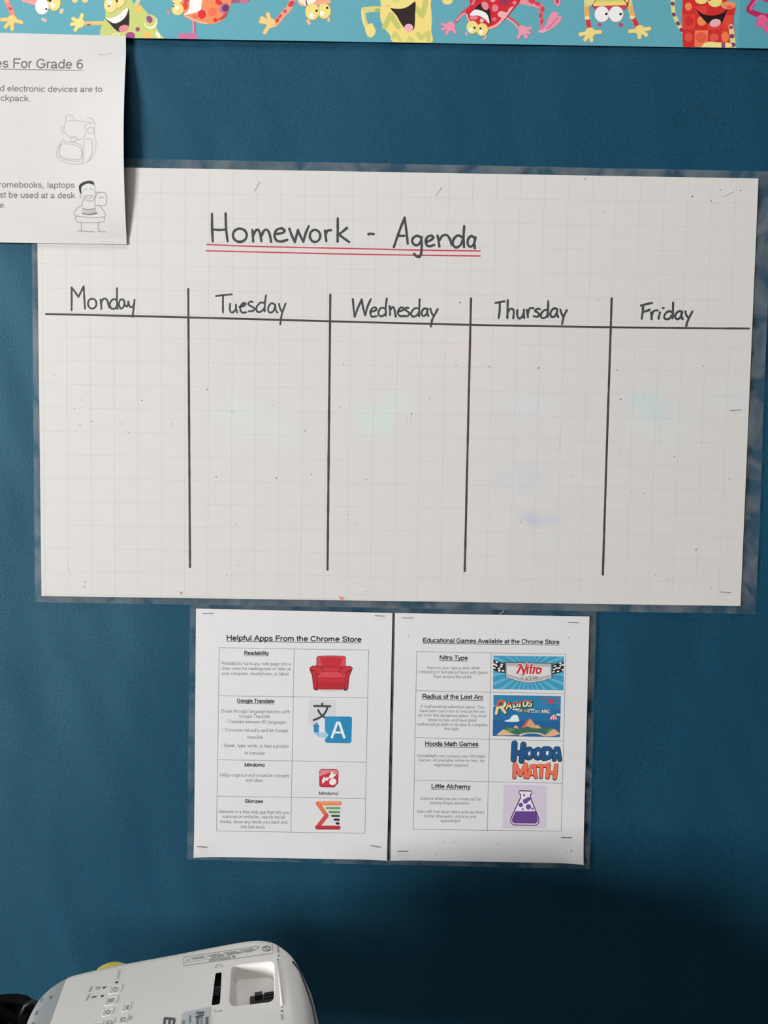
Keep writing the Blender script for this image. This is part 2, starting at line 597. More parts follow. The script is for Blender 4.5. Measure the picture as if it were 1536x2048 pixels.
# ================================================================== BORDER STRIPS WITH FROGS
TOPW = 0.078
def strip_sheet(xa, xb, y):
    def by(x): return 72.0 + 0.0163 * x
    a = wall_pt(xa, by(xa), y); b = wall_pt(xb, by(xb), y)
    s = Sheet([(0, 0), (10, 0), (10, 10), (0, 10)], y)
    s.c = [a + Vector((0, 0, TOPW)), b + Vector((0, 0, TOPW)), b, a]
    s.tl = s.c[0]
    s.ex = s.c[1] - s.c[0]
    s.ey = s.c[3] - s.c[0]
    s.loc = (s.c[2] + s.c[3]) / 2
    return s

bsA = strip_sheet(-420, 1479, -0.0016)
borderA = empty('border_strip', bsA.loc)
tag(borderA, 'turquoise border strip printed with cartoon frogs, running across the top of the board', 'border')
bsA.mesh('strip_card', borderA, M_BORDER, 30, 2)
bsB = strip_sheet(1476, 1990, -0.0022)
borderB = empty('border_strip', bsB.loc)
tag(borderB, 'short end of turquoise frog border overlapping at the top right corner', 'border')
bsB.mesh('strip_card', borderB, node_mat('turquoise_border_card_end', (82, 150, 166), rough=0.45, var=0.05, scale=500), 20, 2)

def frog(sheet, thing, draw):
    # the print stops at the cut lower edge of the strip
    p = Print(lambda x, y, l=0.0: sheet.pos(x, min(y, 72.0 + 0.0163 * x - 0.25), l))
    draw(p)
    return p.build('frog_print', thing, thing.location)

YEL, PEACH, PINK = (238, 206, 122), (240, 190, 120), (222, 138, 164)
def eye(p, cx, cy, rx, ry, col, pup=None, pr=0, hi=None):
    p.ell(cx, cy, rx, ry, tuple(int(c * .78) for c in col))
    p.ell(cx - rx * .04, cy - ry * .03, rx * .95, ry * .95, col)
    if hi: p.ell(hi[0], hi[1], rx * .33, ry * .33, (244, 236, 226))
    if pup: p.ell(pup[0], pup[1], pr, pr, (48, 36, 28))
def hand(p, c, r, fingers, col, fw):
    for f in fingers:
        p.stroke([c, f], fw, tuple(int(v * .8) for v in col), smooth=0)
    p.ell(c[0], c[1], r, r, tuple(int(v * .88) for v in col))
    for f in fingers:
        p.stroke([c, f], fw * .82, col, smooth=0)
    p.ell(c[0], c[1], r * .9, r * .9, col)

def frog_a(p):                                   # upside-down pink frog, far left
    p.zoom(0, 0, 8)
    p.stroke([(90, -230), (110, 20), (160, 130), (200, 220)], 80, (214, 132, 120))
    p.ell(165, 140, 34, 22, (196, 72, 84), 0.5)
    p.ell(110, 20, 30, 22, (226, 158, 140), 0.5)
    hand(p, (195, 310), 75, [(30, 315), (90, 430), (195, 470), (345, 360)], PEACH, 66)
    p.poly([(350, 5), (420, 40), (560, 80), (640, 20), (640, -270), (330, -270)], (226, 150, 150), 4)
    p.ell(985, 180, 34, 46, (196, 190, 164), 0.4)
    p.ell(705, 318, 52, 26, (206, 178, 166), 0.4)
    eye(p, 870, 50, 104, 130, YEL, (800, 6), 26, (850, 90))
    eye(p, 675, 105, 112, 135, (236, 232, 228), (742, 145), 17)
def frog_b(p):                                   # green spotted frog laughing
    p.zoom(130, 0, 8)
    for c in ((160, 0), (320, 0)):
        p.ell(c[0], c[1], 48, 46, (232, 192, 140))
    p.stroke([(300, 375), (480, 372), (660, 370)], 66, (198, 176, 112))
    p.stroke([(330, 365), (480, 362), (660, 360)], 34, (226, 180, 116))
    p.ell(380, 396, 34, 16, (150, 90, 100))
    hand(p, (235, 370), 80, [(130, 300), (110, 390), (165, 480), (272, 240)], (222, 208, 128), 66)
    p.poly([(640, -260), (650, 250), (620, 330), (620, 640), (1525, 640), (1500, 520), (1440, 380), (1340, 230), (1200, 90), (1080, 30), (980, -260)], (186, 194, 116), 4)
    p.stroke([(1150, 60), (1190, -30)], 70, (196, 190, 150))
    p.ell(1180, 140, 62, 62, (232, 180, 100))
    p.ell(1370, 350, 110, 110, (230, 226, 196))
    p.ell(1362, 330, 96, 100, (186, 194, 116))
    p.ell(1352, 310, 46, 62, (150, 72, 116), -0.5)
    p.ell(1163, 470, 34, 36, (146, 74, 110))
    p.ell(1045, 575, 78, 62, (152, 66, 116))
    p.ell(1325, 575, 66, 58, (234, 178, 98))
    p.ell(820, 590, 70, 60, (224, 220, 180))
    p.ell(815, 600, 58, 56, (186, 194, 116))
    p.ell(1490, 560, 30, 60, (230, 226, 200), -0.5)
    p.poly([(640, 290), (720, 380), (800, 470), (880, 510), (1000, 470), (1030, 330), (1010, 130), (900, 250), (760, 330)], (42, 32, 28), 4)
    p.ell(940, 455, 82, 54, (214, 128, 138), -0.3)
    p.poly([(645, 285), (720, 345), (800, 375), (900, 335), (980, 250), (1010, 140), (960, 150), (860, 240), (740, 290)], (234, 228, 222), 4)
    eye(p, 820, 10, 150, 130, (236, 208, 138), (830, 20), 20)
    eye(p, 730, 90, 106, 116, (236, 208, 138), (705, 100), 14, (715, 45))
def frog_c(p):                                   # orange frog leaping on its side
    p.zoom(320, 0, 8)
    p.stroke([(900, 60), (1100, 20), (1400, -10)], 80, (150, 84, 118))
    p.ell(1340, 15, 70, 40, (190, 106, 130))
    p.stroke([(540, 300), (545, 420), (550, 580)], 56, (172, 92, 126))
    p.stroke([(528, 330), (532, 430), (540, 560)], 22, (206, 146, 170))
    p.poly([(300, 560), (330, 540), (540, 535), (600, 590), (590, 622), (310, 618)], (196, 104, 146), 3)
    p.poly([(380, 230), (480, 300), (620, 360), (770, 388), (920, 365), (1040, 290), (1090, 180), (1130, 70), (1120, -260), (360, -260)], (226, 132, 86), 5)
    p.stroke([(400, 240), (500, 302), (640, 358), (760, 378)], 22, (240, 180, 140))
    p.poly([(900, 330), (1040, 290), (1095, 180), (1060, 190), (980, 270)], (176, 74, 62), 3)
    p.ell(670, 230, 66, 74, (206, 44, 52))
    p.ell(840, 190, 72, 70, (222, 108, 76))
    p.ell(405, 95, 44, 60, (214, 62, 58))
    p.ell(425, 10, 42, 30, (172, 66, 92))
    p.ell(940, 40, 60, 40, (206, 48, 48), 0.4)
    p.ell(1030, 130, 76, 90, (166, 110, 150), 0.6)
    p.ell(1050, 130, 56, 62, (110, 50, 84), 0.6)
    p.ell(885, 320, 34, 34, (196, 56, 52))
    p.ell(560, 265, 44, 26, (214, 100, 80), 0.4)
    p.poly([(380, 235), (450, 170), (475, 60), (480, -260), (665, -260), (665, 100), (620, 180), (480, 225)], (238, 230, 224), 4)
    p.ell(275, 0, 80, 60, (226, 204, 124))
    eye(p, 285, 150, 98, 100, (226, 204, 124), (212, 105), 14, (268, 125))
    p.stroke([(125, 180), (145, 215)], 40, (206, 132, 122))
def frog_d(p):                                   # peach frog hanging head down
    p.zoom(500, 0, 8)
    p.stroke([(760, -230), (640, 100), (520, 240), (400, 390)], 92, (226, 150, 124))
    p.ell(660, 60, 40, 60, (200, 58, 70), 0.7)
    p.ell(560, 180, 24, 34, (204, 70, 74), 0.7)
    p.ell(480, 260, 24, 40, (196, 72, 82), 0.7)
    p.ell(430, 330, 26, 46, (204, 60, 70), 0.7)
    hand(p, (335, 370), 80, [(285, 225), (190, 290), (170, 345), (235, 520)], (242, 192, 128), 70)
    p.poly([(770, 40), (900, 100), (1260, 60), (1290, 0), (1290, -260), (770, -260)], (230, 160, 130), 3)
    p.poly([(780, 30), (895, 100), (905, 60), (880, -260), (770, -260)], (240, 212, 186))
    p.stroke([(905, -230), (900, 10), (915, 80)], 18, (74, 36, 34))
    p.poly([(915, 60), (1060, 0), (1080, -260), (910, -260)], (238, 226, 216), 3)
    p.stroke([(925, 335), (950, 375)], 50, (226, 172, 150))
    p.stroke([(1262, 300), (1258, 330)], 42, (226, 176, 150))
    eye(p, 1190, 180, 108, 128, YEL, (1236, 128), 20, (1150, 215))
    eye(p, 1000, 192, 115, 138, YEL, (1066, 174), 20, (985, 250))
def frog_e(p):                                   # tall yellow-green zigzag frog
    p.zoom(700, 0, 8)
    p.stroke([(520, 150), (380, 145), (225, 165)], 92, (206, 196, 120))
    p.stroke([(215, 150), (225, 300), (290, 480)], 72, (208, 194, 116))
    p.stroke([(195, 180), (205, 300), (240, 420)], 26, (232, 212, 148))
    p.ell(440, 165, 44, 34, (156, 172, 96))
    p.poly([(240, 440), (290, 390), (350, 375), (382, 420), (412, 500), (380, 570), (330, 602), (270, 560)], (238, 206, 130), 4)
    p.poly([(530, -260), (500, 130), (480, 240), (500, 340), (560, 460), (640, 560), (730, 690), (1285, 690), (1300, 500), (1308, 250), (1290, 60), (1285, -260)], (228, 206, 124), 4)
    G = (184, 188, 104)
    for zz, w_, c_ in (([(555, 430), (650, 235), (770, 430)], 86, G), ([(690, 600), (720, 530), (800, 640)], 60, (196, 192, 106)), ([(940, 660), (950, 610), (1000, 650)], 70, (198, 196, 112)),
                       ([(1060, 130), (1150, 250), (1200, 90), (1240, -230)], 84, G), ([(1090, 540), (1130, 610), (1250, 520), (1255, 650)], 64, (192, 192, 108))):
        for a_, b_ in zip(zz, zz[1:]):
            p.stroke([a_, b_], w_, c_, smooth=0)
    p.ell(730, 20, 60, 40, (206, 200, 120))
    p.poly([(645, 130), (760, 145), (900, 120), (1040, 20), (1042, 220), (1035, 400), (1010, 480), (900, 480), (800, 350), (745, 250)], (44, 32, 30), 3)
    p.poly([(560, 60), (660, 128), (780, 142), (900, 118), (1000, 50), (1040, -10), (1000, -260), (560, -260)], (226, 208, 128), 3)
    p.ell(730, 20, 60, 40, (206, 200, 120))
    p.ell(940, 445, 72, 62, (222, 166, 178))
    p.stroke([(580, 95), (620, 90)], 22, (208, 170, 110))
def frog_f(p):                                   # red spotted frog tumbling upside down
    p.zoom(870, 0, 8)
    p.ell(200, 20, 82, 52, (234, 202, 126))
    R = (194, 38, 50)
    p.stroke([(1330, 10), (1450, 40), (1650, 90), (1680, 100)], 84, (220, 140, 150), w2=70)
    p.stroke([(1690, 100), (1700, 260), (1700, 460)], 84, (206, 110, 128), w2=42)
    for c in ((1550, 20, 60, 40), (1640, 60, 42, 34), (1720, 150, 30, 44), (1690, 250, 26, 44), (1710, 340, 24, 46)):
        p.ell(c[0], c[1], c[2], c[3], (198, 62, 70), 0.3)
    p.poly([(1665, 490), (1760, 420), (1850, 220), (1930, 190), (1975, 210), (1960, 265), (2020, 262), (2020, 320), (1900, 440), (1750, 515), (1680, 525)], (222, 138, 164), 3)
    p.stroke([(1780, 470), (1880, 380), (1965, 280)], 14, (176, 98, 124))
    p.stroke([(1660, 500), (1720, 515), (1790, 480)], 18, (232, 178, 186))
    p.poly([(1880, -230), (1900, 10), (1950, 95), (2000, 60), (2030, -230)], (222, 138, 164), 3)
    p.ell(1955, 20, 26, 40, (196, 54, 70))
    p.stroke([(560, 110), (440, 210), (340, 350)], 46, (196, 74, 90))
    p.stroke([(490, 210), (430, 240), (350, 330)], 24, (226, 152, 158))
    hand(p, (250, 420), 78, [(115, 390), (120, 470), (180, 540), (325, 520)], (220, 140, 166), 58)
    p.stroke([(1150, 270), (1260, 340), (1360, 450)], 46, (194, 78, 88))
    p.stroke([(1140, 285), (1250, 360), (1340, 450)], 20, (228, 170, 170))
    hand(p, (1400, 480), 78, [(1330, 600), (1460, 595), (1510, 530), (1530, 450)], (220, 146, 170), 58)
    p.poly([(620, -260), (560, 90), (490, 170), (500, 250), (550, 350), (680, 400), (850, 470), (960, 440), (1060, 370), (1180, 240), (1290, 110), (1360, 10), (1380, -260)], R, 4)
    p.stroke([(590, 70), (620, 20), (630, -230)], 30, (206, 130, 150))
    p.stroke([(505, 230), (530, 310), (560, 350)], 24, (226, 160, 150))
    p.stroke([(870, 452), (960, 420), (1040, 360)], 44, (232, 160, 156))
    p.poly([(1010, 370), (1080, 340), (1170, 230), (1230, 150), (1290, 60), (1260, 100), (1190, 130), (1150, 200), (1070, 180), (1010, 200), (1010, 260), (1060, 290)], (228, 168, 170), 3)
    p.ell(960, 130, 50, 58, (222, 120, 138))
    p.ell(925, 0, 40, 36, (224, 150, 158))
    p.ell(1270, 45, 30, 28, (222, 130, 136))
    p.ell(1110, 30, 70, 60, (144, 50, 84))
    p.ell(950, 310, 36, 36, (214, 96, 112))
    p.ell(620, 285, 66, 34, (216, 120, 140))
    p.poly([(560, 240), (640, 140), (730, 60), (860, 130), (890, 270), (880, 400), (800, 280), (680, 230)], (42, 26, 26), 3)
    p.ell(800, 95, 52, 72, (216, 130, 140), -0.5)
    p.poly([(555, 250), (600, 180), (660, 155), (760, 180), (840, 240), (870, 380), (780, 295), (680, 250)], (238, 230, 224), 3)
    p.ell(748, 332, 32, 34, (232, 178, 180))
    p.stroke([(495, 525), (520, 565)], 36, (190, 160, 190))
    p.stroke([(815, 585), (790, 625)], 36, (206, 160, 180))
    eye(p, 598, 440, 96, 108, YEL, (632, 446), 18, (570, 480))
    eye(p, 755, 478, 96, 106, YEL, (728, 458), 18, (735, 515))
def frog_g(p):                                   # striped green frog doing a handstand
    p.zoom(1120, 0, 3.692)
    for a, c in ((([(200, -130), (196, 60), (205, 150), (216, 205)]), 0), (([(505, -130), (520, 60), (545, 140), (572, 200)]), 1)):
        p.stroke(a, 36, (202, 198, 120))
        p.stroke(a[1:3], 34, (226, 160, 96), smooth=0)
        p.stroke(a[2:], 34, (198, 48, 66), smooth=0)
        q = ((a[1][0] + a[2][0]) / 2, (a[1][1] + a[2][1]) / 2 + 28)
        p.ell(q[0], q[1], 18, 14, (236, 214, 150))
    hand(p, (222, 240), 38, [(150, 254), (186, 292), (232, 298), (296, 236)], (238, 206, 130), 32)
    hand(p, (590, 222), 38, [(516, 232), (586, 276), (636, 258), (660, 212)], (238, 206, 130), 32)
    p.poly([(225, -130), (235, 40), (260, 80), (480, 70), (505, 40), (520, -130)], (196, 56, 80))
    p.poly([(235, 20), (250, 45), (490, 38), (505, 0), (510, -130), (230, -130)], (232, 204, 118))
    p.poly([(240, 8), (270, 18), (470, 12), (500, -10), (510, -130), (230, -130)], (196, 196, 104))
    p.poly([(180, -130), (184, 20), (222, 46), (250, 30), (280, -130)], (208, 204, 140))
    p.poly([(236, 58), (246, 30), (275, -10), (262, 0), (240, 34)], (52, 36, 30))
    p.poly([(500, 50), (486, 20), (460, -10), (478, 0), (498, 28)], (52, 36, 30))
    p.ell(290, 183, 14, 12, (196, 70, 110))
    p.ell(447, 183, 16, 14, (196, 60, 100))
    eye(p, 310, 106, 55, 60, (236, 232, 226), (342, 104), 10)
    eye(p, 415, 106, 55, 60, (236, 232, 226), (447, 105), 10)
def frog_h(p):                                   # red checked frog holding its belly
    p.zoom(1344, 0, 8)
    R, O, D = (196, 42, 40), (226, 120, 78), (206, 62, 54)
    pts = [(0, -230), (20, 160), (60, 300), (130, 440), (170, 500)]
    p.stroke(pts, 62, (206, 204, 130))
    for c in ((10, 60), (30, 235), (95, 375), (150, 480)):
        p.ell(c[0], c[1], 36, 30, (118, 58, 100), 0.9)
    p.poly([(180, -230), (160, 240), (165, 500), (175, 760), (1010, 772), (1005, 560), (985, 300), (1020, 120), (1000, 60), (880, 20), (860, -230)], R)
    for c in ((165, 225, 205, 235), (370, -60, 200, 250), (565, 390, 210, 90), (800, 240, 190, 230), (790, 480, 200, 280)):
        pass
    p.poly([(165, 232), (372, 228), (364, 468), (165, 466)], D)
    p.poly([(376, 100), (560, 90), (562, 230), (376, 226)], D)
    p.poly([(566, 380), (786, 380), (780, 472), (566, 470)], D)
    p.poly([(800, 240), (990, 240), (985, 470), (800, 470)], D)
    p.poly([(364, 486), (576, 486), (566, 764), (360, 750)], O)
    p.poly([(790, 486), (1000, 490), (1005, 770), (790, 765)], D)
    p.ell(263, 106, 56, 64, (228, 132, 82))
    p.ell(272, 336, 66, 80, R)
    p.ell(475, 336, 74, 78, (230, 136, 84))
    p.ell(265, 596, 66, 72, (212, 76, 62))
    p.ell(466, 600, 88, 86, (214, 86, 66))
    p.ell(672, 600, 70, 62, (214, 84, 66))
    p.ell(850, 590, 62, 80, (226, 118, 74))
    p.ell(895, 336, 70, 76, (214, 70, 58))
    p.ell(900, 85, 120, 62, (228, 140, 96))
    p.ell(920, 110, 50, 24, (206, 96, 70))
    p.poly([(375, 150), (480, 220), (600, 250), (720, 240), (820, 200), (885, 145), (840, 270), (770, 390), (600, 390), (500, 310)], (36, 20, 18), 2)
    p.ell(690, 368, 92, 62, (220, 164, 174), -0.25)
    eye(p, 470, 0, 104, 68, YEL)
    eye(p, 690, 20, 116, 98, YEL, (602, 0), 16)
    a = [(945, 430), (955, 520), (970, 640), (985, 770)]
    p.stroke(a, 80, (208, 206, 132))
    p.ell(945, 440, 34, 30, (140, 74, 116))
    p.ell(957, 580, 42, 36, (122, 62, 106))
    p.ell(976, 720, 42, 36, (122, 62, 106))
    p.poly([(480, 740), (520, 690), (620, 665), (720, 680), (930, 690), (925, 768), (480, 762)], (232, 212, 138), 2)
    p.poly([(790, 682), (850, 684), (850, 768), (790, 766)], (132, 70, 112))
def frog_i(p):                                   # magenta frog, only an arm and hand in view
    p.zoom(1344, 0, 8)
    p.stroke([(1420, -230), (1290, 50), (1230, 160), (1400, 240), (1520, 260)], 86, (172, 36, 88))
    p.stroke([(1380, -20), (1290, 80), (1250, 160)], 30, (214, 96, 140))
    hand(p, (1440, 320), 90, [(1370, 390), (1440, 410), (1520, 500), (1600, 330)], (214, 92, 136), 70)
    p.ell(1600, -100, 220, 150, (190, 50, 100))
for fn, lb in ((frog_a, 'pink frog upside down with one white and one yellow eye'), (frog_b, 'green spotted frog laughing with its hand out'), (frog_c, 'orange and purple spotted frog leaning sideways'), (frog_d, 'peach frog hanging head down with yellow eyes'),
               (frog_e, 'tall yellow frog with green zigzags and open mouth'), (frog_f, 'red frog with pink spots tumbling upside down'), (frog_g, 'striped green frog on its hands with white eyes'), (frog_h, 'red checked frog holding its belly')):
    tag(frog(bsA, borderA, fn), lb)
tag(frog(bsB, borderB, frog_i), 'magenta frog arm at the corner')

# ================================================================== HOMEWORK CHART
CH = Sheet([(73, 332), (1517, 357), (1481, 1212), (83, 1192)], -0.0030,
           bow=lambda u, v: 0.0014 * (math.sin(u * 9 + 1) * math.sin(v * 5) ** 2) * math.sin(math.pi * u) * math.sin(math.pi * v) )
chart = empty('homework_chart', CH.loc)
tag(chart, 'large laminated squared-paper homework agenda chart with five weekday columns', 'chart')
# paper with faint leftover marker smudges
def chart_material():
    m = node_mat('squared_chart_paper', (204, 202, 200), rough=0.5, var=0.012, scale=40, bump=0.04, bscale=90)
    nt = m.node_tree
    b = nt.nodes['Principled BSDF']
    src = b.inputs['Base Color'].links[0].from_socket
    tc = [n for n in nt.nodes if n.type == 'TEX_COORD'][0]
    nz = nt.nodes.new('ShaderNodeTexNoise')
    nz.inputs['Scale'].default_value = 38
    nz.inputs['Detail'].default_value = 6
    nt.links.new(tc.outputs['Object'], nz.inputs['Vector'])
    nr = nt.nodes.new('ShaderNodeMapRange')
    nr.inputs['From Min'].default_value = 0.36
    nr.inputs['From Max'].default_value = 0.66
    nt.links.new(nz.outputs['Fac'], nr.inputs['Value'])
    for (px, py, rx, ry, rgb, k) in ((485, 835, 95, 75, (196, 212, 206), .5), (760, 830, 90, 70, (188, 214, 208), .55), (560, 870, 80, 40, (196, 212, 208), .4),
                                     (1040, 815, 90, 40, (196, 206, 212), .6), (1300, 810, 75, 45, (176, 208, 212), .75), (1450, 800, 60, 40, (190, 208, 210), .5), (1330, 860, 100, 50, (196, 208, 210), .5),
                                     (1040, 960, 95, 50, (190, 196, 208), .6), (1075, 1040, 60, 26, (178, 182, 206), .65), (1100, 1090, 60, 40, (198, 204, 212), .4),
                                     (945, 690, 60, 40, (220, 200, 200), .4)):
        c = wall_pt(px, py, CH.y) - CH.loc
        e = wall_pt(px + rx, py + ry, CH.y) - CH.loc
        mp = nt.nodes.new('ShaderNodeMapping')
        mp.vector_type = 'TEXTURE'
        mp.inputs['Location'].default_value = (c.x, 0, c.z)
        mp.inputs['Scale'].default_value = (abs(e.x - c.x), 1.0, abs(e.z - c.z))
        nt.links.new(tc.outputs['Object'], mp.inputs['Vector'])
        ln = nt.nodes.new('ShaderNodeVectorMath'); ln.operation = 'LENGTH'
        nt.links.new(mp.outputs[0], ln.inputs[0])
        mr = nt.nodes.new('ShaderNodeMapRange')
        mr.interpolation_type = 'SMOOTHSTEP'
        mr.inputs['From Min'].default_value = 1.0
        mr.inputs['From Max'].default_value = 0.25
        mr.inputs['To Max'].default_value = k
        nt.links.new(ln.outputs['Value'], mr.inputs['Value'])
        mu = nt.nodes.new('ShaderNodeMath'); mu.operation = 'MULTIPLY'
        nt.links.new(mr.outputs[0], mu.inputs[0])
        nt.links.new(nr.outputs[0], mu.inputs[1])
        mx = nt.nodes.new('ShaderNodeMix'); mx.data_type = 'RGBA'
        nt.links.new(mu.outputs[0], mx.inputs[0])
        nt.links.new(src, mx.inputs[6])
        mx.inputs[7].default_value = albedo(rgb)
        src = mx.outputs[2]
    nt.links.new(src, b.inputs['Base Color'])
    return m
CH.mesh('chart_paper', chart, chart_material(), 60, 40)

def film_sheet(corners, y, name, parent, mat, seed, amp=0.0012):
    s = Sheet(corners, y)
    def bow(u, v):
        p = Vector((u * s.ex.length * 18, v * s.ey.length * 18, seed))
        e = min(u * s.ex.length, (1 - u) * s.ex.length, v * s.ey.length, (1 - v) * s.ey.length)
        k = max(0.0, 1.0 - e / 0.012)          # only the free margin can ripple, the rest lies behind the paper
        return max(-0.0006, amp * noise.noise(p)) * k
    s.bow = bow
    return s.mesh(name, parent, mat, 150, 100, th=0.00012)
film_sheet([(62, 313), (1546, 343), (1512, 1228), (70, 1204)], -0.0018, 'laminate_film', chart, M_FILM, 3.3, 0.0010)

# pale printed one-inch squares
gp = Print(CH.pos)
ang = math.atan2((CH.c[1] - CH.c[0]).z, (CH.c[1] - CH.c[0]).x)
ux = Vector((math.cos(ang), 0, math.sin(ang))); uz = Vector((-math.sin(ang), 0, math.cos(ang)))
g0 = wall_pt(1232, 401.5, CH.y)
IN = 0.0254
def inside(p):
    u, v = CH.uv(p)
    return 0.002 < u < 0.998 and 0.002 < v < 0.998
def w3(p, lift):
    u, v = CH.uv(p)
    return Vector((p.x, p.y - CH.lift(u, v) - lift, p.z))
GL = (190, 192, 192)
def grid_line(d, nrm, o):
    ts = [t * 0.012 for t in range(-90, 91)]
    run = [o + d * t for t in ts if inside(o + d * t)]
    if len(run) < 2:
        return
    b = len(gp.v)
    hw = 0.00028
    for p in run:
        gp.v.append(w3(p + nrm * hw, 3e-5)); gp.v.append(w3(p - nrm * hw, 3e-5))
    i = gp._m(GL)
    for k in range(len(run) - 1):
        gp.f.append((b + 2 * k, b + 2 * k + 1, b + 2 * k + 3, b + 2 * k + 2)); gp.mi.append(i)
for k in range(-34, 34):
    grid_line(uz, ux, g0 + ux * (IN * k))
    grid_line(ux, uz, g0 + uz * (IN * k))
gp.build('grid_print', chart, chart.location)

INK = (66, 68, 72)
def lettering(name, ox, oy, s, strokes, w, rgb=INK, base=13):
    p = Print(CH.pos, base)
    p.zoom(ox, oy, s)
    for st in strokes:
        p.stroke(st, w, rgb, smooth=5, newlayer=False, wob=0.25)
    return p.build(name, chart, chart.location)
def oval(cx, cy, rx, ry, n=12):
    return [(cx + rx * math.cos(-1.4 + 2 * math.pi * i / n), cy + ry * math.sin(-1.4 + 2 * math.pi * i / n)) for i in range(n + 1)]

lettering('title_lettering', 400, 410, 4.8, [
    [(115, 85), (116, 220), (122, 348)], [(246, 82), (250, 220), (264, 348)], [(122, 234), (180, 240), (244, 236)],
    oval(382, 290, 66, 64),
    [(502, 240), (508, 300), (510, 348)], [(512, 290), (535, 245), (560, 240), (578, 280), (588, 348)], [(588, 300), (615, 245), (645, 240), (668, 280), (682, 352)],
    [(722, 280), (790, 268), (812, 245), (780, 224), (735, 240), (714, 290), (735, 340), (780, 350), (838, 334)],
    [(858, 228), (880, 290), (910, 355)], [(910, 355), (940, 240)], [(940, 240), (965, 300), (992, 352)], [(992, 352), (1015, 270), (1044, 202)],
    oval(1104, 296, 50, 58),
    [(1200, 246), (1206, 300), (1212, 346)], [(1208, 280), (1222, 248), (1256, 242)],
    [(1322, 128), (1322, 240), (1320, 350)], [(1410, 220), (1360, 262), (1328, 284)], [(1332, 284), (1380, 318), (1432, 355)]], 24)
lettering('title_lettering', 700, 410, 4.8, [
    [(178, 280), (200, 276), (226, 280)],
    [(420, 405), (470, 260), (524, 122)], [(524, 122), (540, 240), (554, 372)], [(458, 296), (490, 296), (520, 296)],
    [(682, 316), (650, 296), (612, 310), (596, 345), (615, 380), (650, 384), (678, 350), (684, 316)], [(686, 306), (688, 380), (684, 450), (672, 494), (640, 494), (616, 470)],
    [(732, 356), (780, 334), (800, 308), (770, 294), (735, 318), (728, 365), (755, 396), (808, 384)],
    [(840, 294), (850, 350), (858, 398)], [(858, 340), (885, 298), (925, 288), (955, 320), (978, 385)],
    [(1078, 312), (1040, 292), (1000, 320), (985, 370), (1015, 408), (1060, 385), (1085, 330)], [(1096, 204), (1090, 300), (1094, 404)],
    [(1198, 318), (1165, 298), (1135, 325), (1130, 375), (1155, 402), (1188, 375), (1204, 312)], [(1204, 312), (1194, 360), (1198, 416)]], 24)
pr = Print(CH.pos, 10)
for a in ([(414, 489), (520, 493), (707, 497), (830, 500), (960, 502)], [(413, 501.5), (560, 505), (720, 508.5), (960, 512)]):
    pr.stroke(a, 2.8, (188, 62, 80), smooth=6, newlayer=False, wob=0.2)
tag(pr.build('title_underline', chart, chart.location), 'double red ruled underline')

lettering('weekday_lettering', 128, 560, 8, [
    [(122, 118), (124, 300), (122, 484)], [(122, 118), (175, 190), (232, 272)], [(232, 272), (275, 185), (316, 102)], [(316, 102), (325, 280), (338, 460)],
    oval(452, 378, 68, 80), [(586, 315), (596, 390), (598, 462)], [(600, 350), (630, 305), (670, 300), (700, 345), (722, 440)],
    [(845, 330), (800, 305), (750, 345), (735, 405), (765, 460), (820, 455), (855, 400)], [(850, 132), (848, 280), (852, 400), (858, 465)],
    [(940, 312), (900, 320), (880, 385), (905, 455), (945, 440), (968, 380), (950, 315)], [(965, 330), (975, 390), (1000, 425), (1025, 400), (1030, 345)], [(1030, 345), (1045, 410), (1080, 440), (1115, 400)], [(1130, 318), (1118, 430), (1098, 590)]], 30)
lettering('weekday_lettering', 416, 570, 8, [
    [(128, 178), (250, 160), (380, 150)], [(240, 175), (238, 300), (240, 438)], [(355, 298), (348, 370), (362, 430), (400, 435), (440, 390), (448, 315)], [(448, 315), (450, 380), (466, 440)],
    [(500, 350), (570, 335), (600, 300), (570, 285), (530, 320), (515, 390), (545, 440), (605, 436)], [(715, 272), (680, 264), (640, 300), (680, 335), (740, 370), (715, 415), (650, 420)], [(580, 305), (540, 325)],
    [(890, 285), (840, 280), (790, 330), (770, 390), (800, 430), (860, 415), (905, 360)], [(926, 165), (910, 280), (904, 420)],
    [(1070, 315), (1020, 290), (975, 330), (960, 400), (990, 440), (1045, 415), (1075, 330)], [(1072, 310), (1080, 390), (1108, 440)], [(1135, 298), (1150, 370), (1182, 425)], [(1240, 296), (1200, 400), (1172, 500), (1155, 628)]], 30)
lettering('weekday_lettering', 696, 580, 8, [
    [(76, 145), (90, 300), (106, 425)], [(106, 425), (160, 280), (218, 150)], [(218, 150), (240, 280), (274, 405)], [(274, 405), (310, 270), (365, 145)],
    [(365, 345), (430, 330), (455, 300), (425, 275), (380, 300), (358, 360), (380, 425), (455, 415)],
    [(590, 295), (540, 280), (500, 320), (485, 380), (515, 415), (570, 405), (610, 360)], [(620, 135), (605, 260), (605, 410)],
    [(664, 255), (672, 330), (672, 400)], [(676, 320), (705, 275), (735, 285), (750, 350), (765, 425)],
    [(800, 345), (870, 325), (885, 290), (845, 278), (810, 320), (800, 380), (840, 418), (890, 410)], [(965, 285), (925, 285), (915, 315), (955, 345), (985, 380), (950, 415), (890, 415)],
    [(1130, 295), (1075, 290), (1025, 335), (1010, 390), (1040, 425), (1100, 405), (1135, 350)], [(1146, 150), (1140, 290), (1138, 420)],
    [(1275, 305), (1225, 295), (1185, 335), (1180, 395), (1215, 415), (1255, 380), (1275, 310)], [(1270, 305), (1268, 360), (1285, 415)], [(1318, 300), (1335, 360), (1360, 405)], [(1435, 305), (1385, 400), (1345, 480), (1325, 585)]], 33)
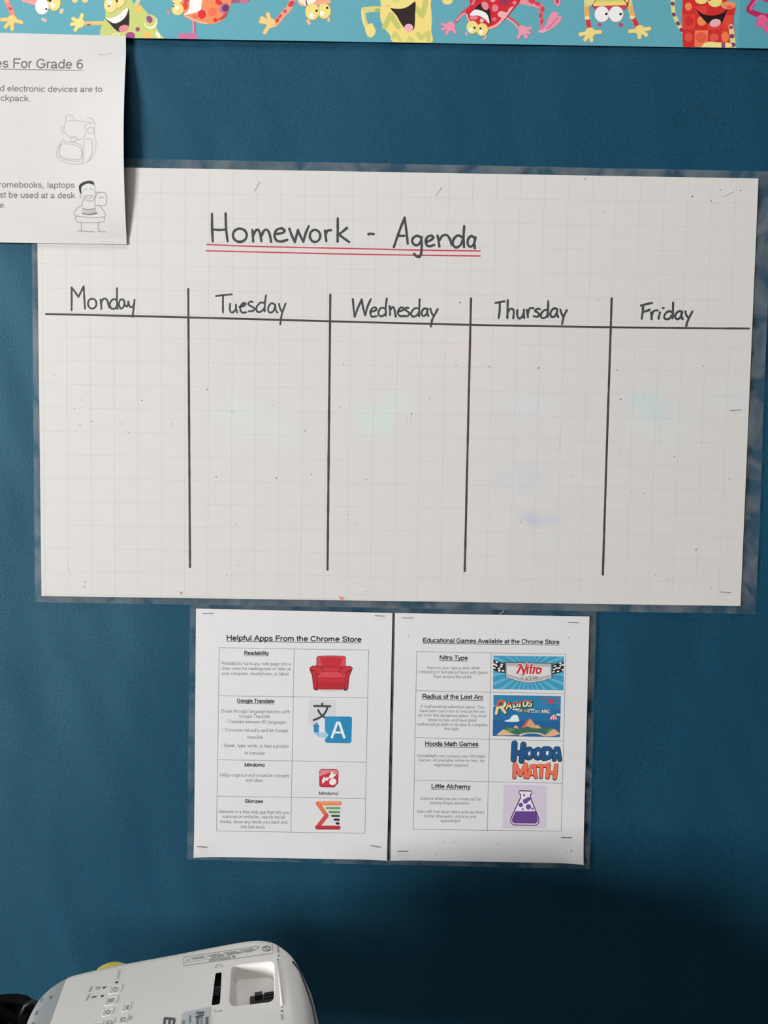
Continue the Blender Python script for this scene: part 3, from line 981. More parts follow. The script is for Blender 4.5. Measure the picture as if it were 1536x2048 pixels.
lettering('weekday_lettering', 976, 590, 8, [
    [(118, 128), (190, 115), (260, 103)], [(188, 120), (184, 260), (168, 370)], [(315, 82), (312, 230), (308, 368)], [(315, 275), (350, 228), (395, 228), (412, 280), (402, 372)],
    [(468, 240), (466, 320), (490, 375), (535, 360), (565, 300), (572, 238)], [(572, 238), (570, 310), (578, 370)],
    [(618, 240), (630, 300), (636, 355)], [(636, 290), (660, 225), (690, 208), (722, 212)], [(825, 228), (780, 225), (750, 255), (790, 280), (815, 310), (785, 350), (730, 340)],
    [(955, 240), (900, 245), (855, 290), (840, 340), (870, 370), (925, 355), (960, 300)], [(962, 98), (958, 220), (950, 350)],
    [(1100, 235), (1065, 212), (1015, 250), (995, 310), (1020, 355), (1070, 335), (1105, 260)], [(1105, 225), (1100, 300), (1120, 355)], [(1155, 235), (1170, 290), (1192, 335)], [(1258, 245), (1215, 330), (1195, 400), (1182, 468)]], 35)
lettering('weekday_lettering', 1256, 590, 8, [
    [(205, 170), (300, 145), (385, 128)], [(240, 165), (232, 270), (218, 380)], [(250, 270), (300, 255), (345, 236)],
    [(365, 280), (375, 330), (376, 388)], [(380, 320), (400, 270), (430, 250), (470, 245)], [(508, 278), (498, 330), (488, 378)], [(556, 208), (570, 210)],
    [(700, 270), (645, 262), (595, 300), (578, 355), (605, 388), (665, 375), (705, 320)], [(720, 122), (718, 250), (712, 375)],
    [(860, 265), (815, 260), (770, 295), (752, 350), (785, 388), (835, 360), (865, 280)], [(865, 265), (852, 330), (872, 385)], [(918, 262), (925, 310), (955, 355)], [(1030, 262), (975, 370), (945, 440), (932, 495)]], 36)
pr = Print(CH.pos, 10)
pr.stroke([(92, 628), (300, 633), (520, 638.5), (760, 645), (1000, 651), (1250, 655), (1400, 656.5), (1498, 657)], 4.0, (66, 62, 62), smooth=6, newlayer=False, wob=0.2)
pr.build('header_rule', chart, chart.location)
for a, b in (((376.5, 578), (380, 1134)), ((660.5, 589), (655, 1139)), ((942, 597), (929.5, 1142)), ((1223, 597), (1205.5, 1149))):
    pr = Print(CH.pos, 11)
    pts = [(a[0] + (b[0] - a[0]) * t / 14, a[1] + (b[1] - a[1]) * t / 14) for t in range(15)]
    pr.stroke(pts, 4.4, (66, 64, 64), smooth=3, newlayer=False, wob=0.25)
    pr.build('column_rule', chart, chart.location)
# pin holes, dry-marker specks and creases
sp = Print(CH.pos, 10)
sp.flat = True
SP = [(1385, 393, 2.2), (1422, 401, 1.8), (1431, 407, 1), (1481, 381, 2), (1441, 380, 1.8), (1170, 358, 1.5), (1209, 423, 1.2), (1446, 438, 1.2), (414, 779, 2), (464, 824, 1.2), (545, 811, 1.3), (570, 773, 1.2), (610, 862, 1.5), (432, 954, 1.8), (553, 956, 1.8), (623, 949, 1.4), (538, 976, 1.3), (470, 1049, 1.5), (630, 1106, 1.2),
      (823, 828, 1.8), (859, 797, 1.4), (733, 959, 1.8), (695, 1030, 1.3), (713, 1049, 1.4), (681, 815, 1.3), (687, 728, 1.6), (912, 731, 1.3), (979, 733, 2), (1077, 736, 2), (1234, 740, 1.9), (1406, 732, 1.6), (1241, 799, 2.2), (1349, 913, 1.7), (1288, 987, 1.4), (1263, 983, 1.3), (1041, 1044, 1.5), (1115, 898, 1.3), (1142, 950, 1.5),
      (1392, 1099, 2), (1248, 1155, 1.3), (1229, 1187, 1.1), (1310, 1150, 1.2), (1423, 1176, 1.3), (1256, 1196, 1), (1140, 1183, 1), (170, 1164, 1.8), (130, 1173, 1.3), (169, 1174, 1.6), (453, 1150, 1.4), (474, 1131, 1.2), (163, 800, 1.5), (183, 843, 1.6), (160, 851, 1.3), (284, 801, 1.6), (244, 848, 1.3), (257, 865, 1.2), (149, 818, 1.4), (920, 605, 2.2), (1197, 600, 1.3), (345, 848, 1.5), (110, 750, 1.0), (1335, 1160, 1.1), (1500, 930, 1.4), (1459, 958, 1.6), (1478, 955, 1.4)]
for x, y, r in SP:
    a = random.uniform(0, 3.1)
    sp.ell(x, y, r, r * .62, random.choice(((84, 84, 86), (110, 110, 112), (132, 130, 130))), a, seg=8)
for a, b in (((1240, 900), (1237, 912)), ((1263, 983), (1263, 1000)), ((1120, 865), (1119, 895)), ((1320, 850), (1318, 890)), ((113, 1147), (118, 1152)), ((134, 1128), (143, 1152)), ((1288, 790), (1289, 800)), ((813, 830), (813, 845)), ((822, 830), (822, 843))):
    sp.stroke([a, b], 0.9, (184, 184, 184), smooth=0)
for a in ([(358, 1183), (366, 1184), (363, 1191)], [(677, 1192), (690, 1196), (682, 1201)]):
    sp.poly(a, (206, 132, 112))
pin = sp.build('pinhole_marks', chart, chart.location)
pin['kind'] = 'stuff'

# ================================================================== PRINTED SHEETS
def corner_curl(bl, br, amp=0.0035):
    def f(u, v):
        k = 0.0
        a = max(0, 1 - math.hypot(u, (1 - v) * 1.3) / 0.16)
        b = max(0, 1 - math.hypot(1 - u, (1 - v) * 1.3) / 0.16)
        k += bl * amp * a * a + br * amp * b * b
        return k
    return f

# ---- left sheet: helpful apps
AP = Sheet([(392, 1217), (785, 1226), (774, 1720), (388, 1713)], -0.0036, bow=corner_curl(1, .5))
apps = empty('apps_sheet', AP.loc)
tag(apps, 'white printed sheet headed Helpful Apps From the Chrome Store, with a red armchair picture', 'printed sheet')
AP.mesh('sheet_paper', apps, M_PAPER, 34, 40)
film_sheet([(380, 1207), (789, 1215), (781, 1730), (374, 1719)], -0.0026, 'laminate_film', apps, M_FILM2, 7.7, 0.0008)
ZA = (370, 1200, 3.572); ZB = (370, 1460, 3.572)
TX = (84, 84, 88); HD = (36, 36, 40)
def lines(sheet, thing, name, z, items, cap, rgb, bold=0.0, under=None, serif=False):
    p = Print(sheet.pos)
    p.zoom(*z)
    for s, a, b in items:
        p.text(s, a, b, cap, rgb, bold, 0.0, under, serif)
    return p.build(name, thing, thing.location)
lines(AP, apps, 'title_text', ZA, [('Helpful Apps From the Chrome Store', (298, 288), (1258, 299))], 37, HD, 0.060, (7, 4))
lines(AP, apps, 'entry_heading', ZA, [('Readability', (424, 391), (596, 392))], 26, HD, 0.075, (6, 3))
lines(AP, apps, 'entry_text', ZA, [('Readability turns any web page into a', (262, 462), (754, 468)), ('clean view for reading now or later on', (260, 499), (757, 503)), ('your computer, smartphone, or tablet.', (262, 534), (748, 540))], 24, TX, -0.012, None, True)
lines(AP, apps, 'entry_heading', ZA, [('Google Translate', (373, 732), (637, 736))], 27, HD, 0.075, (7, 3))
lines(AP, apps, 'entry_text', ZA, [('Break through language barriers with', (261, 804), (748, 810)), ('Google Translate.', (387, 840), (613, 843)), ('\u2022 Translate between 80 languages', (287, 878), (720, 884)), ('\u2022 Converse naturally and let Google', (269, 939), (735, 945)), ('translate', (447, 989), (556, 991)),
      ('\u2022 Speak, type, write, or take a picture', (260, 1049), (740, 1056)), ('to translate', (428, 1103), (569, 1106))], 24, TX, -0.012, None, True)
lines(AP, apps, 'entry_heading', ZB, [('Mindomo', (427, 260), (568, 262))], 25, HD, 0.075)
lines(AP, apps, 'entry_text', ZB, [('Helps organize and visualize concepts', (250, 331), (743, 338)), ('and ideas', (435, 369), (555, 371))], 24, TX, -0.012, None, True)
lines(AP, apps, 'entry_heading', ZB, [('Skimzee', (428, 520), (556, 522))], 25, HD, 0.075)
lines(AP, apps, 'entry_text', ZB, [('Skimzee is a free web app that lets you', (240, 593), (744, 600)), ('summarize websites, search social', (271, 628), (712, 634)), ('media, show any feeds you want and', (252, 664), (729, 670)), ('lots lots more.', (398, 702), (579, 705))], 24, TX, -0.012, None, True)
def table_grid(sheet, thing, pts):
    p = Print(sheet.pos)
    for a, b in pts:
        p.line(a, b, 0.85, (126, 124, 126), 14)
    return p.build('table_grid', thing, thing.location)
def zA(x, y): return (370 + x / 3.572, 1200 + y / 3.572)
def zB(x, y): return (370 + x / 3.572, 1460 + y / 3.572)
table_grid(AP, apps, [(zA(245, 341), zA(1312, 358)), (zA(238, 684), zA(1306, 699)), (zB(233, 212), zB(1294, 230)), (zB(230, 473), zB(1290, 489)), (zB(225, 721), zB(1285, 738)),
                      (zA(245, 341), zB(225, 721)), (zA(780, 349), zB(756, 730)), (zA(1312, 358), zB(1285, 738))])
# armchair picture
p = Print(AP.pos).zoom(560, 1290, 7.68)
D, Rm, Rl, Rd = (92, 26, 34), (184, 44, 56), (204, 70, 80), (150, 34, 46)
p.poly([(520, 680), (780, 720), (1030, 690), (1000, 660), (560, 660)], (196, 192, 194), 4)
p.poly([(556, 330), (562, 190), (590, 168), (780, 160), (985, 168), (1012, 190), (1006, 330)], D)
p.poly([(566, 320), (1000, 320), (990, 480), (575, 480)], (160, 36, 48))
p.poly([(566, 330), (570, 196), (594, 176), (780, 168), (980, 176), (1004, 198), (998, 330)], Rl)
p.poly([(612, 196), (780, 182), (968, 200), (915, 330), (650, 330)], Rm)
p.poly([(648, 340), (915, 340), (900, 408), (660, 405)], (192, 52, 62))
p.stroke([(650, 334), (780, 340), (915, 334)], 8, Rd)
p.poly([(450, 350), (490, 322), (570, 314), (640, 345), (662, 400), (612, 456), (572, 446), (582, 680), (514, 680), (490, 470), (460, 392)], D)
p.poly([(1118, 352), (1080, 324), (1000, 322), (925, 352), (905, 405), (950, 462), (1000, 452), (980, 680), (1046, 680), (1068, 480), (1100, 400)], D)
p.poly([(575, 470), (640, 440), (660, 412), (905, 412), (940, 450), (1000, 470), (985, 685), (580, 682)], Rm)
p.poly([(580, 468), (650, 415), (900, 418), (985, 468), (780, 486)], Rl)
p.stroke([(578, 480), (780, 490), (990, 480)], 9, (214, 92, 98))
p.stroke([(580, 588), (780, 594), (985, 588)], 8, Rd)
p.poly([(580, 600), (985, 600), (982, 682), (582, 680)], (172, 40, 52))
p.poly([(462, 352), (500, 332), (565, 326), (630, 352), (650, 400), (610, 446), (560, 430), (530, 390), (470, 376)], (190, 48, 58), 3)
p.poly([(475, 392), (530, 400), (565, 450), (570, 670), (522, 672), (502, 470)], (178, 42, 52))
p.poly([(1106, 356), (1070, 334), (1000, 332), (936, 356), (916, 402), (955, 452), (1005, 436), (1040, 392), (1100, 378)], (190, 48, 58), 3)
p.poly([(1092, 396), (1040, 404), (1004, 456), (992, 672), (1038, 672), (1058, 476)], (178, 42, 52))
p.poly([(522, 672), (580, 672), (578, 696), (534, 698)], (70, 56, 56))
p.poly([(978, 672), (1038, 672), (1024, 702), (984, 700)], (70, 56, 56))
p.build('armchair_picture', apps, apps.location)
# translate icon
p = Print(AP.pos).zoom(560, 1390, 7.68)
p.poly([(455, 70), (850, 78), (862, 92), (856, 330), (700, 360), (690, 480), (450, 476), (432, 460), (440, 84)], (200, 200, 204))
p.poly([(600, 330), (690, 350), (690, 575), (600, 575), (590, 470)], (214, 214, 218))
DK = (62, 64, 68)
p.poly([(632, 120), (666, 120), (666, 158), (632, 158)], DK)
p.poly([(512, 152), (785, 158), (785, 190), (512, 186)], DK)
p.stroke([(728, 190), (706, 250), (640, 330), (518, 386)], 32, DK)
p.stroke([(586, 232), (620, 290), (690, 348)], 30, DK)
p.poly([(690, 352), (712, 328), (1085, 332), (1106, 352), (1096, 718), (1072, 742), (715, 736), (688, 708), (690, 680), (748, 618), (690, 555)], (40, 128, 176))
p.poly([(690, 352), (712, 328), (900, 330), (860, 560), (748, 618), (690, 555)], (46, 138, 182))
p.poly([(500, 482), (556, 420), (616, 486), (596, 486), (596, 572), (516, 570), (518, 482)], (44, 128, 178))
p.poly([(516, 572), (700, 574), (694, 552), (748, 616), (694, 680), (690, 655), (600, 650)], (156, 190, 214))
p.poly([(516, 572), (600, 572), (600, 650)], (132, 176, 208))
W_ = (222, 226, 230)
p.stroke([(798, 648), (880, 425)], 38, W_, smooth=0)
p.stroke([(986, 650), (912, 425)], 38, W_, smooth=0)
p.stroke([(880, 430), (912, 430)], 30, W_, smooth=0)
p.stroke([(840, 574), (950, 576)], 30, W_, smooth=0)
p.build('translate_icon', apps, apps.location)
# mindomo icon
p = Print(AP.pos).zoom(*ZB)
p.poly([(960, 292), (974, 278), (1084, 280), (1097, 294), (1094, 380), (1066, 410), (972, 408), (959, 396)], (140, 36, 50))
p.poly([(965, 295), (977, 283), (1082, 285), (1092, 297), (1089, 378), (1064, 405), (975, 403), (964, 394)], (192, 48, 66))
p.poly([(967, 297), (978, 285), (1080, 287), (1090, 300), (1088, 318), (1040, 300), (966, 330)], (210, 128, 140), 2)
Wm = (228, 226, 228)
for cx, cy, rx, ry in ((1056, 370, 26, 23), (1048, 330, 20, 15), (1068, 320, 9, 9), (1050, 308, 10, 9), (1014, 350, 13, 11), (990, 362, 11, 12), (994, 344, 9, 7), (984, 376, 6, 5)):
    p.ell(cx, cy, rx, ry, Wm, -0.5)
p.stroke([(988, 358), (1016, 350), (1046, 330), (1056, 306)], 7, Wm)
p.text('Mindomo', (957, 462), (1093, 464), 22, (40, 38, 40), 0.04)
p.stroke([(1097, 441), (1102, 441)], 3, (90, 90, 90), smooth=0)
p.build('mindomo_icon', apps, apps.location)
# skimzee icon
p = Print(AP.pos).zoom(*ZB)
p.stroke([(1105, 524), (948, 524)], 30, (222, 128, 84), smooth=0)
p.stroke([(950, 526), (1012, 612)], 30, (214, 110, 80), smooth=0)
p.stroke([(1012, 612), (944, 696)], 30, (198, 72, 68), smooth=0)
p.stroke([(944, 697), (1098, 698)], 28, (178, 54, 58), smooth=0)
p.stroke([(960, 518), (1105, 517)], 8, (234, 158, 116), smooth=0)
p.stroke([(956, 706), (1098, 708)], 6, (140, 40, 46), smooth=0)
for (x0, x1, y, c) in ((1012, 1104, 558, (104, 156, 98)), (1034, 1101, 586, (94, 140, 92)), (1051, 1099, 613, (60, 88, 66)), (1069, 1098, 640, (38, 46, 42)), (1084, 1097, 667, (26, 30, 32))):
    p.stroke([(x0, y), (x1, y + 1)], 16, c, smooth=0)
p.build('skimzee_icon', apps, apps.location)

# ---- right sheet: educational games
GM = Sheet([(790, 1226), (1179, 1233), (1166, 1727), (781, 1720)], -0.0036, bow=corner_curl(.6, 1))
games = empty('games_sheet', GM.loc)
tag(games, 'white printed sheet headed Educational Games Available at the Chrome Store, with a purple flask picture', 'printed sheet')
GM.mesh('sheet_paper', games, M_PAPER, 34, 40)
film_sheet([(787, 1216), (1193, 1222), (1179, 1738), (778, 1729)], -0.0023, 'laminate_film', games, M_FILM2, 2.2, 0.0008)
ZC = (770, 1200, 3.572); ZD = (770, 1460, 3.572)
def zC(x, y): return (770 + x / 3.572, 1200 + y / 3.572)
def zD(x, y): return (770 + x / 3.572, 1460 + y / 3.572)
lines(GM, games, 'title_text', ZC, [('Educational Games Available at the Chrome Store', (272, 302), (1244, 315))], 31, HD, 0.060, (7, 4))
U = (8, 3.4)
lines(GM, games, 'entry_heading', ZC, [('Nitro Type', (391, 425), (590, 428))], 30, HD, 0.065, U)
lines(GM, games, 'entry_text', ZC, [('Improve your typing skills while', (302, 493), (676, 497)), ('competing in fast-paced races with typers', (238, 523), (736, 529)), ('from around the world.', (352, 557), (621, 560))], 22, TX, -0.006)
lines(GM, games, 'entry_heading', ZC, [('Radius of the Lost Arc', (268, 703), (700, 709))], 31, HD, 0.065, U)
lines(GM, games, 'entry_text', ZC, [('A mathematical adventure game. You', (255, 770), (708, 776)), ('have been sent here to rescue the lost', (250, 801), (713, 808)), ('arc from this dangerous place. You must', (237, 833), (724, 839)), ('show no fear and have great', (308, 866), (653, 870)), ('mathematical skills to be able to complete', (228, 897), (731, 904)), ('this task.', (426, 930), (530, 932))], 22, TX, -0.006)
lines(GM, games, 'entry_heading', ZD, [('Hooda Math Games', (288, 112), (665, 116))], 31, HD, 0.065, U)
lines(GM, games, 'entry_text', ZD, [('HoodaMath.com contains over 500 Math', (231, 193), (718, 200)), ('Games. All available online for free. No', (239, 224), (709, 231)), ('registration required.', (350, 259), (596, 262))], 22, TX, -0.006)
lines(GM, games, 'entry_heading', ZD, [('Little Alchemy', (333, 416), (608, 420))], 31, HD, 0.065, U)
lines(GM, games, 'entry_text', ZD, [('Explore what you can create just by', (256, 498), (684, 504)), ('mixing simple elements.', (325, 530), (608, 534)), ('Start with four basic items and use them', (228, 592), (708, 598)), ('to find dinosaurs, unicorns and', (281, 624), (650, 629)), ('spaceships!', (397, 658), (538, 660))], 22, TX, -0.006)
table_grid(GM, games, [(zC(226, 369), zC(1292, 387)), (zC(222, 648), zC(1284, 669)), (zD(214, 55), zD(1277, 77)), (zD(210, 358), zD(1266, 380)), (zD(202, 709), zD(1258, 723)),
                       (zC(226, 369), zD(202, 709)), (zC(759, 378), zD(730, 720)), (zC(1292, 387), zD(1258, 723))])
# nitro type banner
p = Print(GM.pos).zoom(960, 1300, 8.084)
p.poly([(218, 90), (1360, 106), (1350, 652), (208, 630)], (62, 144, 178))
ctr = (778, 330)
for k in range(26):
    a = 2 * math.pi * (k + .5) / 26
    w = 0.045
    pts = [ctr]
    for da in (-w, w):
        dx, dy = math.cos(a + da), math.sin(a + da)
        t = min((570 / abs(dx)) if abs(dx) > 1e-6 else 1e9, ((232 if dy < 0 else 308) / abs(dy)) if abs(dy) > 1e-6 else 1e9)
        pts.append((min(1348, max(214, ctr[0] + dx * t)), min(640, max(100, ctr[1] + dy * t))))
    p.poly(pts, (92, 170, 200))
p.poly([(218, 160), (300, 190), (400, 220), (402, 370), (300, 360), (212, 318)], (34, 32, 34))
p.poly([(1352, 190), (1280, 205), (1170, 240), (1166, 392), (1280, 372), (1348, 330)], (34, 32, 34))
for (x, y) in ((268, 196), (350, 236), (262, 250), (340, 268), (308, 300), (230, 290), (370, 336), (310, 334), (232, 232)):
    p.poly([(x - 24, y - 12), (x + 10, y - 16), (x + 26, y + 10), (x - 8, y + 16)], (226, 224, 224))
for (x, y) in ((1300, 216), (1212, 258), (1304, 252), (1240, 292), (1340, 240), (1336, 318), (1262, 346), (1190, 356), (1200, 312), (1284, 290)):
    p.poly([(x - 26, y + 10), (x - 10, y - 14), (x + 24, y - 14), (x + 8, y + 12)], (226, 224, 224))
p.poly([(370, 190), (1190, 210), (1160, 240), (1168, 455), (1000, 500), (780, 535), (600, 500), (405, 440), (402, 240)], (84, 80, 80))
p.poly([(420, 205), (1150, 220), (1155, 440), (990, 486), (780, 518), (610, 486), (420, 430)], (172, 170, 170))
p.poly([(440, 260), (1135, 270), (1140, 400), (780, 470), (440, 390)], (206, 204, 204))
p.stroke([(425, 432), (610, 490), (780, 522), (990, 490), (1152, 444)], 9, (222, 222, 222), smooth=0)
NIT = [([(600, 372), (640, 300), (655, 238)], 34), ([(596, 262), (625, 232), (655, 238)], 20), ([(652, 240), (690, 310), (706, 378)], 36), ([(706, 378), (735, 300), (758, 222)], 28),
       ([(772, 278), (764, 330), (760, 374)], 32), ([(784, 244), (790, 248)], 26), ([(836, 232), (818, 310), (812, 374)], 32), ([(786, 280), (866, 278)], 18),
       ([(880, 284), (866, 340), (856, 378)], 32), ([(868, 330), (890, 290), (920, 284)], 24), ([(950, 290), (916, 320), (914, 362), (946, 374), (976, 346), (978, 306), (950, 290)], 30), ([(972, 312), (1002, 296)], 14)]
for st, w in NIT:
    p.stroke(st, w + 16, (236, 230, 228), smooth=4)
for st, w in NIT:
    p.stroke(st, w, (186, 54, 62), smooth=4)
p.text('Type', (642, 464), (928, 470), 70, (124, 122, 122), 0.01, 0.0, None, True)
p.build('nitro_type_banner', games, games.location)
# radius banner
p = Print(GM.pos).zoom(960, 1385, 8.084)
p.poly([(218, 38), (1308, 60), (1290, 722), (204, 702)], (46, 122, 166))
p.poly([(213, 240), (1304, 270), (1290, 722), (204, 702)], (40, 106, 156))
p.poly([(208, 440), (1298, 470), (1290, 722), (204, 702)], (38, 92, 146))
p.poly([(390, 462), (480, 430), (510, 385), (560, 362), (605, 372), (632, 440), (620, 470), (500, 476)], (214, 226, 232), 3)
p.poly([(510, 275), (560, 262), (640, 262), (700, 290), (600, 286)], (206, 220, 230), 3)
p.poly([(760, 278), (820, 266), (890, 274), (830, 284)], (206, 220, 230), 2)
p.poly([(1230, 352), (1266, 336), (1302, 360), (1300, 374), (1240, 370)], (206, 220, 230), 2)
p.poly([(212, 208), (250, 210), (250, 218), (212, 218)], (160, 196, 214))
p.poly([(660, 590), (740, 470), (790, 424), (830, 440), (900, 530), (1020, 590)], (204, 150, 116))
p.poly([(660, 590), (740, 470), (790, 424), (805, 430), (720, 560), (690, 590)], (206, 84, 74))
p.poly([(895, 560), (925, 512), (990, 575), (1015, 590)], (214, 166, 130))
p.poly([(530, 585), (560, 545), (580, 528), (615, 560), (626, 590)], (210, 160, 128), 2)
p.poly([(360, 610), (420, 550), (520, 565), (600, 580), (700, 570), (760, 548), (850, 575), (960, 580), (1060, 570), (1180, 560), (1240, 640), (1100, 670), (900, 650), (640, 680), (480, 670)], (58, 106, 82), 3)
p.poly([(400, 600), (500, 575), (560, 600), (480, 640)], (84, 140, 92), 3)
p.poly([(1090, 610), (1170, 580), (1220, 610), (1120, 650)], (84, 140, 92), 3)
p.poly([(270, 688), (330, 630), (380, 598), (450, 630), (560, 676), (640, 684), (400, 694)], (214, 172, 138), 2)
p.poly([(1020, 700), (1110, 650), (1200, 590), (1250, 630), (1288, 670), (1200, 700), (1080, 706)], (216, 168, 132), 2)
p.poly([(620, 690), (700, 655), (860, 645), (1000, 660), (1040, 700), (960, 690), (840, 668), (720, 675), (680, 700)], (206, 186, 168), 2)
p.poly([(690, 690), (760, 668), (900, 666), (1000, 690), (1000, 712), (700, 706)], (40, 96, 150), 2)
for k in range(7):
    x0 = 1112 + k * 22; x1 = x0 + 22
    t0 = 1170 + (x0 - 1188) * .45; t1 = 1170 + (x1 - 1188) * .45
    p.poly([(x0, 436 - abs(k - 3) * 1.5), (x1, 436 - abs(k - 3) * 1.5), (t1 + 20, 352 + abs(k - 3) * 8), (t0 + 20, 352 + abs(k - 3) * 8)], (226, 222, 222) if k % 2 else (190, 62, 66))
RP = (190, 66, 88)
p.stroke([(980, 90), (1290, 98)], 9, RP, smooth=0)
p.stroke([(1030, 170), (1280, 176)], 7, (172, 74, 100), smooth=0)
p.stroke([(1022, 95), (1022, 170)], 6, (180, 80, 104), smooth=0)
p.stroke([(1262, 98), (1262, 176)], 6, (180, 80, 104), smooth=0)
p.ell(1145, 145, 36, 36, (206, 56, 66))
p.stroke([(1110, 190), (1120, 212)], 8, (40, 60, 90), smooth=0)
p.stroke([(1180, 190), (1172, 212)], 8, (40, 60, 90), smooth=0)
RAD = [([(300, 160), (262, 340)], 46), ([(300, 140), (380, 140), (405, 190), (370, 235), (310, 238)], 40), ([(340, 238), (405, 320)], 46),
       ([(470, 160), (428, 262)], 26), ([(470, 160), (500, 250)], 28), ([(448, 222), (496, 222)], 18),
       ([(556, 155), (540, 240)], 26), ([(556, 150), (600, 165), (600, 215), (545, 238)], 22),
       ([(652, 145), (640, 225)], 28), ([(630, 150), (672, 150)], 12), ([(615, 228), (664, 228)], 12),
       ([(706, 140), (700, 205), (735, 222), (765, 190), (768, 135)], 26), ([(836, 140), (800, 145), (795, 170), (828, 185), (825, 212), (785, 216)], 24)]
for st, w in RAD:
    p.stroke([(x + 8, y + 8) for x, y in st], w + 12, (34, 50, 70), smooth=4)
for st, w in RAD:
    p.stroke(st, w, (238, 206, 146), smooth=4)
for st, w in RAD:
    top = [q for q in st if q[1] < 175]
    if not top:
        continue
    if len(top) == 1:
        d = (st[1][0] - st[0][0], st[1][1] - st[0][1])
        top = [st[0], (st[0][0] + d[0] * .28, st[0][1] + d[1] * .28)]
    p.stroke(top, w, (206, 84, 66), smooth=0)
p.text('OF', (612, 318), (688, 320), 46, (30, 50, 76), 0.20)
p.text('THE', (712, 324), (812, 326), 44, (30, 50, 76), 0.20)
p.text('OF', (612, 315), (688, 317), 42, (226, 206, 160), 0.06)
p.text('THE', (712, 320), (812, 322), 40, (226, 206, 160), 0.06)
p.text('LOST', (832, 322), (972, 326), 40, (226, 206, 160), 0.06)
p.text('ARC', (992, 328), (1130, 332), 52, (230, 208, 160), 0.09)
p.build('radius_banner', games, games.location)
# hooda math word mark (lettering only)
p = Print(GM.pos).zoom(960, 1475, 8.084)
HB = [([(558, 90), (545, 350)], 88), ([(702, 108), (672, 372)], 86), ([(560, 240), (690, 252)], 84),
      ([(1040, 180), (1025, 330)], 76), ([(1040, 178), (1110, 180), (1150, 230), (1130, 300), (1050, 330)], 74),
      ([(1230, 175), (1200, 350)], 66), ([(1260, 175), (1290, 352)], 66), ([(1225, 300), (1270, 302)], 50), ([(1225, 180), (1265, 180)], 60)]
HO = ((788, 253, 86, 106), (936, 257, 84, 104))
for c in HO:
    p.ell(c[0], c[1] + 6, c[2] + 7, c[3] + 7, (36, 44, 60), 0.1)
for st, w in HB:
    p.stroke([(x, y + 6) for x, y in st], w + 14, (36, 44, 60), smooth=5)
for st, w in HB:
    p.stroke(st, w - 8, (34, 84, 130), smooth=5)
for c in HO:
    p.ell(c[0], c[1], c[2] - 4, c[3] - 4, (36, 44, 60), 0.1)
    p.ell(c[0], c[1], c[2] - 8, c[3] - 8, (34, 84, 130), 0.1)
for c in ((798, 256, 18, 36), (938, 260, 18, 36), (1088, 250, 24, 36), (1236, 250, 12, 16)):
    p.ell(c[0], c[1], c[2] + 7, c[3] + 7, (36, 44, 60), 0.15)
    p.ell(c[0], c[1], c[2], c[3], (216, 214, 216), 0.15)
MB_ = [([(562, 425), (556, 635)], 58), ([(575, 425), (645, 590)], 58), ([(735, 425), (655, 600)], 56), ([(745, 430), (735, 630)], 58),
       ([(835, 450), (770, 635)], 56), ([(875, 450), (905, 635)], 54), ([(800, 590), (890, 595)], 40), ([(835, 448), (880, 448)], 50),
       ([(930, 450), (1070, 452)], 54), ([(998, 455), (984, 635)], 52),
       ([(1110, 428), (1092, 635)], 62), ([(1232, 440), (1208, 648)], 62), ([(1110, 555), (1220, 565)], 56)]
for st, w in MB_:
    p.stroke([(x - 2, y + 10) for x, y in st], w + 10, (120, 52, 48), smooth=0)
for st, w in MB_:
    p.stroke(st, w - 6, (224, 112, 84), smooth=0)
p.ell(846, 528, 12, 20, (216, 214, 216))
p.build('hooda_math_word_mark', games, games.location)
# flask picture
p = Print(GM.pos).zoom(*ZD)
p.poly([(848, 392), (1157, 396), (1152, 704), (838, 700)], (200, 190, 206))
OUT = [(955, 446), (962, 434), (1044, 436), (1051, 448), (1040, 460), (1040, 486), (1098, 630), (1098, 662), (1078, 680), (918, 678), (898, 658), (900, 630), (968, 484), (968, 460)]
p.poly(OUT, (222, 216, 226))
p.stroke(OUT, 7, (56, 36, 70), smooth=0, closed=True)
p.poly([(932, 580), (1076, 580), (1092, 632), (1090, 656), (1074, 669), (922, 667), (906, 652), (908, 632)], (98, 66, 134))
for cx, cy, r in ((994, 466, 8), (1003, 508, 18), (1024, 494, 15), (970, 535, 16), (1025, 549, 19), (984, 566, 7), (1053, 562, 8)):
    p.ell(cx, cy, r, r, (104, 72, 140))
p.build('flask_picture', games, games.location)
sp = Print(GM.pos)
sp.flat = True
for x, y, r in ((888, 1684, 1.2), (909, 1684, 1.3), (996, 1688, 1.3), (980, 1692, 1), (1028, 1690, 1), (1143, 1701, 1.6), (1133, 1704, 1), (872, 1708, 1.2), (1105, 1692, 1), (1137, 1275, 1.2), (817, 1271, 1.2)):
    sp.ell(x, y, r, r * .7, (96, 96, 98), 0.5, seg=8)
sp.build('pinhole_marks', games, games.location)['kind'] = 'stuff'

